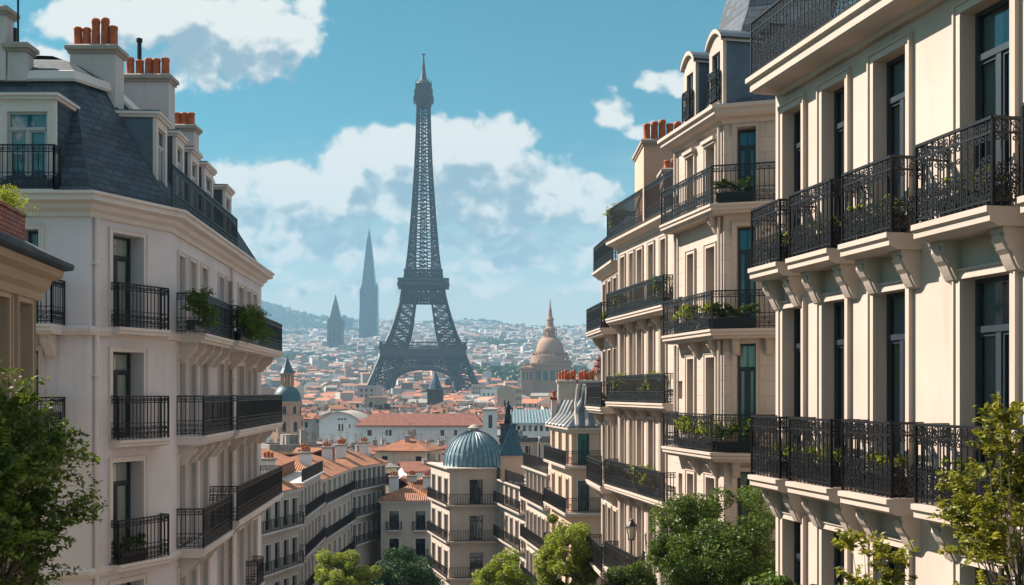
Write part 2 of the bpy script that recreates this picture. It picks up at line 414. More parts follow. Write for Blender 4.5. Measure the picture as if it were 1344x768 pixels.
class Face:          # an upright facade plane: u to the right seen from outside, w outwards, z up
    def __init__(s, a, b):
        s.a, s.b = a, b; dx, dy = b[0]-a[0], b[1]-a[1]; s.L = math.hypot(dx, dy)
        s.d = (dx/s.L, dy/s.L); s.n = (s.d[1], -s.d[0]); s.rz = math.atan2(dy, dx)
    def __call__(s, u, w, z): return (s.a[0]+s.d[0]*u+s.n[0]*w, s.a[1]+s.d[1]*u+s.n[1]*w, z)
    def xy(s, u, w=0.0): return s(u, w, 0)[:2]
    def u(s, px, w=0.0):
        t = (px-CXP)/FPX; ox, oy = s.a[0]+s.n[0]*w, s.a[1]+s.n[1]*w
        return (t*oy-ox)/(s.d[0]-t*s.d[1])
    def z(s, px, py, w=0.0): return PZ(py, s(s.u(px, w), w, 0)[1])

# ---------------------------------------------------------------- ironwork
def curl(mb, F, u, w, z, Rr, turns, a0, sgn, r):
    n = 9; pts = []
    for i in range(n):
        f = i/(n-1); a = a0+sgn*turns*2*math.pi*f; q = Rr*(1-.72*f)
        pts.append((u+math.cos(a)*q, z+math.sin(a)*q))
    vs = []; fs = []
    for i, (a, b) in enumerate(pts):
        a2, b2 = pts[min(i+1, n-1)]; a1, b1 = pts[max(i-1, 0)]
        tx, tz = a2-a1, b2-b1; l = math.hypot(tx, tz) or 1; nx, nz = -tz/l, tx/l
        for (k, ww) in ((1, w-r*.7), (1, w+r*.7), (-1, w+r*.7), (-1, w-r*.7)): vs.append(F(a+nx*r*k, ww, b+nz*r*k))
    for i in range(n-1):
        for k in range(4): fs.append((i*4+k, i*4+(k+1) % 4, i*4+4+(k+1) % 4, i*4+4+k))
    mb.add(vs, fs)
def vbar(mb, F, u, w, z0, z1, r):
    mb.add([F(u-r,w-r,z0),F(u+r,w-r,z0),F(u+r,w+r,z0),F(u-r,w+r,z0),F(u-r,w-r,z1),F(u+r,w-r,z1),F(u+r,w+r,z1),F(u-r,w+r,z1)],
           [(0,1,5,4),(1,2,6,5),(2,3,7,6),(3,0,4,7)])
def rail_seg(mb, F, u0, u1, z0, H, style, rng):
    L = u1-u0
    if L < .05: return
    mb.fbox(F, u0, u1, -.024, .024, z0+H-.035, z0+H)
    rr = {'scroll': .0095, 'orn': .0115, 'dense': .015, 'bar': .014, 'far': .026}[style]
    mb.fbox(F, u0, u1, -rr, rr, z0+.05, z0+.05+2*rr)
    if style != 'far': mb.fbox(F, u0, u1, -.012, .012, z0+H-.19, z0+H-.165)
    if style in ('orn', 'dense'): mb.fbox(F, u0, u1, -.012, .012, z0+.40, z0+.42)
    cell = {'scroll': .118, 'orn': .125, 'dense': .12, 'bar': .12, 'far': .26}[style]
    n = max(1, round(L/cell)); c = L/n
    for i in range(n+1):
        big = i in (0, n)
        vbar(mb, F, u0+i*c, 0, z0, z0+H-.034, (rr*1.5+.003 if big else rr*.8))
    for i in range(n):
        um = u0+(i+.5)*c; s = 1 if i % 2 else -1
        if style == 'scroll':
            for k in range(6): curl(mb, F, um+rng.uniform(-.018,.018), 0, z0+.10+.066*k+rng.uniform(-.012,.012), rng.uniform(.040,.056), 1.2, rng.uniform(0, 6.3), s*(1 if k % 2 else -1), .0068)
            for k in range(2): curl(mb, F, um+rng.uniform(-.015,.015), 0, z0+H-.085-.05*k, .042, 1.2, rng.uniform(0, 6.3), s, .0068)
            curl(mb, F, um, 0, z0+H-.235, .044, 1.1, math.pi/2, s, .007)
            if rng.random() < .45: curl(mb, F, um, 0, z0+rng.uniform(.50,.72), .042, 1.1, rng.uniform(0, 6), s, .0068)
        elif style in ('orn', 'dense'):
            curl(mb, F, um, 0, z0+.15, .058, 1.1, rng.uniform(0, 6.3), s, .0095)
            curl(mb, F, um, 0, z0+.28, .055, 1.1, rng.uniform(0, 6.3), -s, .0095)
            curl(mb, F, um, 0, z0+H-.105, .05, 1.1, rng.uniform(0, 6.3), s, .0095)
        elif style == 'bar':
            curl(mb, F, um, 0, z0+.17, .055, .9, math.pi/2, s, .011)
def rail_path(mb, pts, z0, H, style, rng):
    for a, b in zip(pts[:-1], pts[1:]):
        F = Face(a, b); rail_seg(mb, F, 0, F.L, z0, H, style, rng)

# ---------------------------------------------------------------- windows
WM = {}
def window_meshes(w, h, frame, curtain, simple, depth, surround):
    key = (round(w, 2), round(h, 2), frame.name, curtain.name if curtain else '', simple, round(depth, 2), surround and surround.name)
    if key in WM: return WM[key]
    w, h = key[0], key[1]
    f = MB(); t = .055
    f.box(0, t, 0, .07, 0, h); f.box(w-t, w, 0, .07, 0, h); f.box(t, w-t, 0, .07, h-t, h); f.box(t, w-t, 0, .07, 0, .09)
    th = h*.76 if h > 1.7 else None
    if w > .6 or not simple: f.box(w/2-.045, w/2+.045, -.012, .062, .09, th or h-t)
    if th: f.box(t, w-t, -.02, .075, th, th+.08)
    if not simple and th:
        for (a, b) in ((t, w/2-.045), (w/2+.045, w-t)):
            f.box(a, a+.035, .008, .058, .09, th); f.box(b-.035, b, .008, .058, .09, th)
            f.box(a+.035, b-.035, .008, .058, .09, .16); f.box(a+.035, b-.035, .008, .058, th-.045, th)
    g = MB(); g.quad((t,.035,.09),(w-t,.035,.09),(w-t,.035,h-t),(t,.035,h-t))
    cu = None
    if curtain:
        cu = MB()
        for (a, b, ph) in ((.03, w*.45, 0), (w*.55, w-.03, 1.3)):
            n = 14
            for i in range(n):
                x0, x1 = a+(b-a)*i/n, a+(b-a)*(i+1)/n
                y0, y1 = .10+.02*math.sin(i*2.1+ph), .10+.02*math.sin((i+1)*2.1+ph)
                cu.quad((x0,y0,.03),(x1,y1,.03),(x1,y1,h-.05),(x0,y0,h-.05))
    su = None
    if surround:
        su = MB(); y0, y1 = -depth-.045, -depth+.02; k = .13
        for (a, b) in ((-k, -.004), (w+.004, w+k)):
            su.box(a, b, y0, y1, 0, h+.004)
            e = (a, a+.03) if a < 0 else (b-.03, b)
            su.box(e[0], e[1], y0-.025, y0, 0, h+.004+k-.03)
        su.box(-k, w+k, y0, y1, h+.004, h+k); su.box(-k, w+k, y0-.025, y0, h+k-.03, h+k)
    out = [f.mesh('window', frame), g.mesh('pane', M_GLASS), cu and cu.mesh('curtain', curtain), su and su.mesh('surround', surround)]
    WM[key] = out; return out
def put_window(parent, F, off, u0, u1, z0, z1, depth, frame, curtain=None, simple=False, surround=None, wplane=0.0, flat=False):
    ms = window_meshes(u1-u0, z1-z0, frame, curtain, simple, depth, surround)
    x, y, z = F(u0, wplane-depth, z0)
    o = meshobj('window', ms[0], parent, (x-off[0], y-off[1], z-off[2]), F.rz)
    for nm, me in zip(('pane', 'curtain', 'surround'), ms[1:]):
        if me:
            if flat: meshobj(nm, me, parent, o.location, F.rz)
            else: meshobj(nm, me, o)
    return o

# ---------------------------------------------------------------- buildings
def wall_holes(mb, F, u0, u1, z0, z1, holes, depth, mi=0, mdark=1, back=.55):
    us = sorted({u0, u1} | {h[0] for h in holes} | {h[1] for h in holes}); zs = sorted({z0, z1} | {h[2] for h in holes} | {h[3] for h in holes})
    us = [u for u in us if u0-1e-6 <= u <= u1+1e-6]; zs = [z for z in zs if z0-1e-6 <= z <= z1+1e-6]
    for i in range(len(us)-1):
        if us[i+1]-us[i] < 1e-5: continue
        uc = (us[i]+us[i+1])/2; run = None
        cols = []
        for j in range(len(zs)-1):
            zc = (zs[j]+zs[j+1])/2
            solid = not any(h[0] < uc < h[1] and h[2] < zc < h[3] for h in holes)
            if solid:
                if run is None: run = zs[j]
            if (not solid or j == len(zs)-2) and run is not None:
                cols.append((run, zs[j+1] if solid else zs[j])); run = None
        for (a, b) in cols: mb.quad(F(us[i],0,a), F(us[i+1],0,a), F(us[i+1],0,b), F(us[i],0,b), mi)
    for (a, b, c, d) in holes:
        D = depth; B = depth+back
        mb.quad(F(a,0,c),F(b,0,c),F(b,-B,c),F(a,-B,c),mi)
        mb.quad(F(a,0,d),F(a,-B,d),F(b,-B,d),F(b,0,d),mi)
        mb.quad(F(a,0,c),F(a,-D,c),F(a,-D,d),F(a,0,d),mi); mb.quad(F(b,0,c),F(b,0,d),F(b,-D,d),F(b,-D,c),mi)
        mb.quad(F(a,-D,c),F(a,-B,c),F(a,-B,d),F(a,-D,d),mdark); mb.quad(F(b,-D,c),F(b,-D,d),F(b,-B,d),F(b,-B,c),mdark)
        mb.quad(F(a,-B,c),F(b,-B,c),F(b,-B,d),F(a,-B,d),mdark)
class Bld:
    def __init__(s, name, label, cat, base, group=None):
        s.off = tuple(base); s.root = thing(name, base, label, cat, group); s.fac = []; s.rng = random.Random(label); s.caps = []
    def part(s, name, mb, mats, parent=None, smooth=False, label=None):
        o = meshobj(name, mb.mesh(name, mats, s.off, smooth), parent or s.root)
        if label: o['label'] = label
        return o
    def facade(s, a, b, z0, z1, depth=.28):
        f = dict(F=Face(a, b), z0=z0, z1=z1, holes=[], depth=depth); s.fac.append(f); return f
    def window(s, f, u0, u1, z0, z1, frame=None, curtain=None, simple=False, surround=None):
        if u0 < .05 or u1 > f['F'].L-.05 or u1-u0 < .1: return None
        f['holes'].append((u0, u1, z0, z1))
        return put_window(s.root, f['F'], s.off, u0, u1, z0, z1, f['depth'], frame or M_FRAME, curtain, simple, surround)
    def walls(s, wm, dark=None):
        mb = MB()
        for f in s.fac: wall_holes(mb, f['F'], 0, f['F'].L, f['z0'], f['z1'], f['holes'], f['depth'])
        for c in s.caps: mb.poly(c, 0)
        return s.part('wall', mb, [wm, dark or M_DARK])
    def band(s, name, path, prof, m): mb = MB(); mb.sweep(path, prof); return s.part(name, mb, m)
    def balcony(s, pts, zf, p=.6, H=1.0, style='orn', trim=None, th=.24, brackets=(), brh=.5, brw=.2):
        trim = trim or M_TRIM; mb = MB()
        mb.sweep(pts, [(-.05,zf),(p+.03,zf),(p+.03,zf-.07),(p-.01,zf-.10),(p-.01,zf-.17),(p-.09,zf-.20),(p-.11,zf-th),(-.05,zf-th)])
        b = s.part('balcony', mb, trim)
        rp = [pts[0]]+offset(pts, p-.05)+[pts[-1]]
        # keep the returns square to the wall
        mb = MB(); rail_path(mb, rp, zf+.01, H, style, s.rng); s.part('railing', mb, M_IRON, b)
        for (F, u) in brackets:
            mb = MB(); z = zf-th+.01; q = (p-.1)/.5; h = brh
            prof = [(-.03,z),(.36*q,z),(.36*q,z-.07),(.33*q,z-.09),(.34*q,z-.15),(.31*q,z-.21*h/.5),(.26*q,z-.28*h/.5),(.20*q,z-.34*h/.5),(.17*q,z-.40*h/.5),(.13*q,z-.47*h/.5),(.09*q,z-.53*h/.5),(.02*q,z-.56*h/.5),(-.03,z-.56*h/.5)]
            L0 = [F(u-brw/2, o, zz) for o, zz in prof]; L1 = [F(u+brw/2, o, zz) for o, zz in prof]; K = len(prof)
            mb.add(L0+L1, [(i, (i+1) % K, K+(i+1) % K, K+i) for i in range(K)]+[tuple(range(K))[::-1], tuple(range(K, 2*K))])
            # a raised rib down the middle of the scroll
            L0 = [F(u-brw*.3, o+.018, zz) for o, zz in prof[2:-1]]; L1 = [F(u+brw*.3, o+.018, zz) for o, zz in prof[2:-1]]; K = len(L0)
            mb.add(L0+L1, [(i, i+1, K+i+1, K+i) for i in range(K-1)]+[tuple(range(K))[::-1], tuple(range(K, 2*K))])
            s.part('bracket', mb, trim, b)
        return b
    def rail(s, pts, z0, H, style, parent=None):
        mb = MB(); rail_path(mb, pts, z0, H, style, s.rng); return s.part('railing', mb, M_IRON, parent)
    def chimney(s, x0, x1, y0, y1, z0, z1, pots, wm=None, potH=.6, potR=.115, cap=None):
        mb = MB(); mb.box(x0,x1,y0,y1,z0,z1-.22)
        rec = [(x0,y0),(x1,y0),(x1,y1),(x0,y1)]
        c = s.part('chimney', mb, wm or M_CHIM)
        mb = MB(); mb.sweep(rec, [(-.02,z1-.24),(.05,z1-.24),(.05,z1-.17),(.11,z1-.15),(.11,z1-.05),(.06,z1),(-.3,z1)], closed=True)
        mb.poly([(x0+.28,y0+.28,z1-.001),(x1-.28,y0+.28,z1-.001),(x1-.28,y1-.28,z1-.001),(x0+.28,y1-.28,z1-.001)])
        s.part('chimney_cap', mb, cap or M_CAPST, c)
        for (x, y, hh) in pots:
            mb = MB(); r = potR; h = potH*hh
            mb.lathe(x, y, [(r*1.05,z1-.03),(r*1.05,z1+.05),(r,z1+.08),(r*.94,z1+h*.8),(r*1.04,z1+h*.84),(r*1.04,z1+h*.95),(r*.9,z1+h),(r*.7,z1+h),(r*.7,z1+h*.6)], 12)
            s.part('chimney_pot', mb, M_POT, c, True)
        return c
    def dormer(s, F, u0, u1, z0, z1, wf, dep, win, cheek, stone, arch=False, rail=None, frame=None, curtain=None):
        mb = MB(); a, b, c, d = win                     # opening
        mb.fbox(F, u0+.02, u0+.08, wf-dep, wf-.09, z0, z1-.02, 0); mb.fbox(F, u1-.08, u1-.02, wf-dep, wf-.09, z0, z1-.02, 0)
        mb.fbox(F, u0, a, wf-.10, wf, z0, d+.003, 1); mb.fbox(F, b, u1, wf-.10, wf, z0, d+.003, 1)
        mb.fbox(F, u0, u1, wf-.10, wf+.003, d+.003, z1, 1); mb.fbox(F, a, b, wf-.12, wf+.03, z0, c, 1)
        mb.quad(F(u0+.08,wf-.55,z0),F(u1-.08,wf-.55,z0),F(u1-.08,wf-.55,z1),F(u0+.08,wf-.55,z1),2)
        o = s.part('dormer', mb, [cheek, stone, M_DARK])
        mb = MB()
        if arch:
            n = 10; pr = []
            for i in range(n+1):
                t = i/n; pr.append((u0-.08+(u1-u0+.16)*t, z1+.34*math.sin(math.pi*t)**.8))
            for wa, wb, mi, k in ((wf-dep, wf+.10, 0, 0.0),):
                top0 = [F(u, wb, z+.07) for u, z in pr]; top1 = [F(u, wa, z+.07) for u, z in pr]; bot0 = [F(u, wb, z-.05 if 0 < i < n else z-.05) for i, (u, z) in enumerate(pr)]; bot1 = [F(u, wa, z-.05) for u, z in pr]
                K = n+1
                mb.add(top0+top1, [(i, i+1, K+i+1, K+i) for i in range(n)], 0); mb.add(top0+bot0, [(i, i+1, K+i+1, K+i) for i in range(n)], 1); mb.add(bot0+bot1, [(i, i+1, K+i+1, K+i) for i in range(n)], 1)
            mb.poly([F(u, wf-.002, z) for u, z in pr]+[F(u1+.08, wf-.002, z1-.01), F(u0-.08, wf-.002, z1-.01)], 1)
        else:
            mb.fbox(F, u0-.05, u1+.05, wf-dep, wf+.07, z1, z1+.08, 1); mb.fbox(F, u0-.10, u1+.10, wf-dep, wf+.12, z1+.08, z1+.15, 1); mb.fbox(F, u0-.08, u1+.08, wf-dep, wf+.10, z1+.15, z1+.19, 0)
        s.part('dormer_roof', mb, [M_ZINC, stone], o)
        put_window(o, F, s.off, a, b, c, d, .06, frame or M_FRAMEW, curtain, False, None, wf, True)
        if rail: 
            mb = MB(); rail_path(mb, [F.xy(a-.02, wf+.02), F.xy(a-.02, wf+.12), F.xy(b+.02, wf+.12), F.xy(b+.02, wf+.02)], c, rail, 'orn', s.rng); s.part('railing', mb, M_IRON, o)
        return o
# ---------------------------------------------------------------- foliage
def leaf_mesh(name, cen, size, m, rng, aspect=.5):
    cen = np.asarray(cen, float); N = len(cen)
    d = rng.normal(size=(N,3)); d[:,2] = d[:,2]*.6-.15; d /= np.linalg.norm(d, axis=1)[:,None]
    up = rng.normal(size=(N,3))*.55+np.array([0,0,1.0]); s = np.cross(d, up); s /= np.maximum(np.linalg.norm(s, axis=1), 1e-4)[:,None]; n = np.cross(s, d)
    L = size*rng.uniform(.65, 1.35, N)[:,None]; W = L*aspect
    v = np.stack([cen-d*L*.5, cen+s*W*.5-d*L*.05+n*L*.10, cen+d*L*.5, cen-s*W*.5-d*L*.05+n*L*.10], 1).reshape(-1, 3)
    me = bpy.data.meshes.new(name); me.vertices.add(4*N); me.vertices.foreach_set('co', v.astype(np.float32).ravel())
    b = (np.arange(N)*4)[:,None]; tri = np.concatenate([b+[0,1,2], b+[0,2,3]], 1).reshape(-1).astype(np.int32)
    me.loops.add(6*N); me.loops.foreach_set('vertex_index', tri); me.polygons.add(2*N)
    me.polygons.foreach_set('loop_start', np.arange(0, 6*N, 3, dtype=np.int32))
    me.update(calc_edges=True); me.validate(); me.materials.append(m); return me
def clump_points(rng, cs, n, shell=.45):
    out = []
    for (x, y, z, r) in cs:
        d = rng.normal(size=(n,3)); d /= np.linalg.norm(d, axis=1)[:,None]
        q = r*(shell+(1-shell)*rng.random(n)**.5)[:,None]; out.append(np.array([x,y,z])+d*q*np.array([1,1,.85]))
    return np.concatenate(out)
def spray_points(rng, cs, axis, twigs, n):
    """leafy twigs that leave each clump's centre outwards and droop"""
    out = []
    for (x, y, z, r) in cs:
        c = np.array([x,y,z]); o = c-axis; o /= max(np.linalg.norm(o), 1e-3)
        for k in range(twigs):
            d = o+rng.normal(size=3)*np.array([.75,.75,.45]); d /= np.linalg.norm(d)
            t = np.linspace(.05, 1, n)[:,None]
            p = c+d*t*r*1.25+np.array([0,0,-.30])*r*t**2+rng.normal(size=(n,3))*.10*r*(1.1-t*.6); out.append(p)
    return np.concatenate(out)
def tree(label, base, ctr, rad, nclump, per, leaf, m, seed, name='broadleaf_tree', spray=False, group=None, trunk_r=.22, clump=.30, lo=.5, limbs=10, twigs=6):
    rng = np.random.default_rng(seed); t = thing(name, base, label, 'tree', group); o = np.array(base)
    c = np.array(ctr, float)-o; rad = np.array(rad, float); cs = []
    while len(cs) < nclump:
        d = rng.normal(size=3); d /= np.linalg.norm(d); q = lo+(1-lo)*rng.random()**.6
        if d[2] < -.75: continue
        k = 1+.16*math.sin(3*d[0]+seed)+.14*math.sin(4*d[1]+2*d[2]+seed*1.7)
        p = c+d*rad*q*k; cs.append((p[0], p[1], p[2], float(rad.mean())*clump*rng.uniform(.65, 1.25)))
    axis = c-np.array([0,0,rad[2]*.7])
    pts = spray_points(rng, cs, axis, twigs, max(3, per//twigs)) if spray else clump_points(rng, cs, per)
    meshobj('crown', leaf_mesh('crown', pts, leaf, m, rng, .5), t)
    mb = MB(); top = c-np.array([0,0,rad[2]*.35])
    b0 = np.array([0,0,-.3]); n = 7
    mb.tube([tuple(b0+(top-b0)*(i/(n-1))+np.array([.12*math.sin(i*1.3+seed),.12*math.cos(i*1.7+seed),0])*(i > 0)) for i in range(n)], [trunk_r*(1-.62*i/(n-1))*(1.35 if i == 0 else 1) for i in range(n)], 9)
    for i in range(limbs if not spray else len(cs)):
        e = np.array(cs[i % len(cs)][:3]); s = top+(c-top)*rng.uniform(-.9, .6)-np.array([0,0,rad[2]*.25]); mid = (s+e)/2+np.array([0,0,-.08*rad[2]])+rng.normal(size=3)*.06*rad.mean()
        k = trunk_r*(.34 if not spray else .17); mb.tube([tuple(s), tuple(mid), tuple(e)], [k, k*.6, k*.2], 5)
    meshobj('trunk', mb.mesh('trunk', M_BARK), t); return t
# ---------------------------------------------------------------- terrain, street
TZ = [(-200,-20),(160,-21),(300,-20.5),(500,-19),(800,-17),(1000,-14),(1130,-8),(1500,26),(2000,56),(3000,131),(4000,213),(5000,290),(5400,312),(5700,290),(6600,200)]
TY, TV = [a for a, _ in TZ], [b for _, b in TZ]
_ph = [(random.Random(5).uniform(0, 6.28)) for _ in range(12)]
def terrain(x, y):
    x = np.asarray(x, float); y = np.asarray(y, float)
    z = np.interp(y, TY, TV)
    k = np.clip((y-1100)/1500, 0, 1)
    z = z+k*(9*np.sin(x/310+_ph[0]+y/900)+7*np.sin(x/170+_ph[1]-y/420)+5*np.sin(y/260+_ph[2]+x/500))
    k2 = np.clip((y-4300)/900, 0, 1)
    z = z+k2*(9*np.sin(x/240+_ph[3])+6*np.sin(x/97+_ph[4])+3*np.sin(x/41+_ph[5]))
    d = x+1330; sg = np.where(d < 0, 430, 300)
    z = z+np.exp(-(d/sg)**2)*150*np.exp(-((y-5450)/500)**2)+np.exp(-((d-330)/420)**2)*35*np.exp(-((y-5400)/500)**2)
    z = z+22*np.exp(-((x-250)/420)**2)*np.exp(-((y-5300)/420)**2)+26*np.exp(-((x+120)/200)**2)*np.exp(-((y-5300)/420)**2)
    return z
def tz(x, y): return float(terrain(x, y))
def build_ground():
    ys = np.concatenate([np.linspace(-110, 1000, 24), np.linspace(1060, 5980, 90)]); xs = np.linspace(-4000, 4000, 131)
    X, Y = np.meshgrid(xs, ys); Z = terrain(X, Y)
    V = np.stack([X.ravel(), Y.ravel(), Z.ravel()], 1).tolist(); n = len(xs); F = []
    for j in range(len(ys)-1):
        for i in range(n-1): F.append((j*n+i, j*n+i+1, (j+1)*n+i+1, (j+1)*n+i))
    me = bpy.data.meshes.new('terrain'); me.from_pydata(V, [], F); me.polygons.foreach_set('use_smooth', [True]*len(F))
    def fn(T, b):
        n1 = T.noise(T.obj, .004, 6, .62); n2 = T.noise(T.obj, .03, 5, .6)
        c = T.mix(T.ss(n1, .42, .58), (.16,.15,.13,1), (.035,.06,.03,1)); c = T.mix(T.m('MULTIPLY', T.ss(n2, .5, .7), .5), c, (.09,.10,.07,1))
        T.put(b.inputs['Base Color'], c); b.inputs['Roughness'].default_value = .95
    me.materials.append(mat('town_ground', fn))
    tag(meshobj('ground', me), kind='structure')
    mb = MB(); cl = [(0,-60,6),(0,15,6),(-.5,40,6),(-2,60,6),(-8,75,7),(-11.5,92,6),(-13,112,4.5)]
    def strip(w0, w1, z0, name, m):
        mb = MB()
        for (x0,y0,a0),(x1,y1,a1) in zip(cl[:-1], cl[1:]):
            mb.quad((x0+w0*a0,y0,z0),(x0+w1*a0,y0,z0),(x1+w1*a1,y1,z0),(x1+w0*a1,y1,z0))
        o = meshobj(name, mb.mesh(name, m)); tag(o, kind='structure'); return mb
    strip(-.62, .62, -19.55, 'road', M_ASPH)
    for sgn, nm in ((-1, 'pavement'), (1, 'pavement')):
        mb = MB()
        for (x0,y0,a0),(x1,y1,a1) in zip(cl[:-1], cl[1:]):
            a, b, c, d = x0+sgn*.63*a0, x1+sgn*.63*a1, x0+sgn*1.5*a0, x1+sgn*1.5*a1
            mb.quad((a,y0,-19.42),(c,y0,-19.42),(d,y1,-19.42),(b,y1,-19.42)); mb.quad((a,y0,-19.6),(a,y0,-19.42),(b,y1,-19.42),(b,y1,-19.6),1)
        tag(meshobj(nm, mb.mesh(nm, [M_PAVE, M_CAPST])), kind='structure')
    mb = MB()
    for k in range(24): y = -10+k*5.0; x = float(np.interp(y, [c[1] for c in cl], [c[0] for c in cl])); mb.quad((x-.07,y,-19.545),(x+.07,y,-19.545),(x+.07,y+2.4,-19.545),(x-.07,y+2.4,-19.545))
    tag(meshobj('road_marking', mb.mesh('road_marking', M_PAINT)), kind='structure')
build_ground()
GZ = -19.42

# ---------------------------------------------------------------- right, nearest building
PLANT_SPOTS = []       # (x, y, z, length, rz, size, colour, label)
def build_r1():
    a = (PX(1018, 18.29), 18.29); dy = 18.29-0.5; b = (a[0]+.2128*dy, .5)
    B = Bld('apartment_building', 'nearest sunlit cream building at the right edge, with heavily scrolled iron balconies', 'building', (a[0]+3, 12, GZ))
    f = B.facade(a, b, GZ, 5.10, .17); F = f['F']
    wins = [(1031,1051),(1083,1108),(1151,1187),(1266,1323)]
    us = [(F.u(l)-.03, F.u(r)+.08) for l, r in wins]; us += [(7.45, 8.45), (9.6, 10.6)]
    bal = [(983,1020),(1033,1087),(1102,1166),(1198,1298)]
    bs = [(F.u(l, .5), F.u(r, .5)) for l, r in bal]; bs += [(6.86, 8.75), (9.2, 11.0)]
    bs[0] = (.03, bs[0][1])
    for (u0, u1) in us:
        for (z0, z1) in ((2.12,4.70),(-1.38,1.40),(-4.85,-2.12),(-8.3,-5.5)):
            B.window(f, u0, u1, z0, z1, M_FRAME, M_CURTT, False, M_R1)
    for row, z in enumerate((2.10, -1.40, -4.88)):
        for i, (u0, u1) in enumerate(bs):
            B.balcony([F.xy(u0), F.xy(u1)], z, .5, 1.0, 'scroll', M_TRIM, .22, [(F, u0+.16), (F, u1-.16)] if u1-u0 > .6 else [], .46, .24)
            if row < 2 and i in (0, 1, 2, 3):
                cx, cy = F.xy((u0+u1)/2+(.25 if i == 0 else 0), .22); PLANT_SPOTS.append((cx, cy, z+.01, min(.9, u1-u0-.3), F.rz, .26 if row else .22, 'y', row*10+i))
    back = [(b[0]+14, .5), (a[0]+14, 21.0)]
    B.facade(b, back[0], GZ, 5.10); B.facade(back[0], back[1], GZ, 5.10); B.facade(back[1], a, GZ, 5.10)
    B.caps.append([(a[0],a[1],5.099),(b[0],b[1],5.099),(back[0][0],back[0][1],5.099),(back[1][0],back[1][1],5.099)])
    B.walls(M_R1)
    a2 = F.xy(.44); bk = (back[1][0]+a2[0]-a[0], back[1][1]+a2[1]-a[1]); path = [bk, a2, b]
    B.band('cornice', path, [(-.05,4.98),(.10,4.98),(.12,5.05),(.40,5.08),(.46,5.12),(.46,5.25),(.52,5.28),(.52,5.36),(-1.5,5.37)], M_TRIM)
    rp = offset(path, .44)
    B.rail([rp[0], rp[1], rp[2]], 5.37, .95, 'scroll')
    # set back attic with its own windows under a slate mansard
    at = offset(path, -1.5); g = B.facade(at[1], at[2], 5.36, 8.0, .2); B.facade(at[0], at[1], 5.36, 8.0)
    at_w = [(1.2,2.1),(3.6,4.5),(6.2,7.1)]
    mb = MB(); wall_holes(mb, g['F'], 0, g['F'].L, 5.36, 8.0, [(u0,u1,5.5,7.5) for u0, u1 in at_w], .2)
    h = Face(at[0], at[1]); wall_holes(mb, h, 0, h.L, 5.36, 8.0, [], .2); B.part('attic_wall', mb, [M_R1, M_DARK])
    for u0, u1 in at_w: put_window(B.root, g['F'], B.off, u0, u1, 5.5, 7.5, .2, M_FRAME, M_CURTT)
    B.band('roof', [at[0], at[1], at[2]], [(.25,7.98),(.25,8.12),(-1.3,10.6),(-4,11.2)], M_SLATE2)
build_r1()

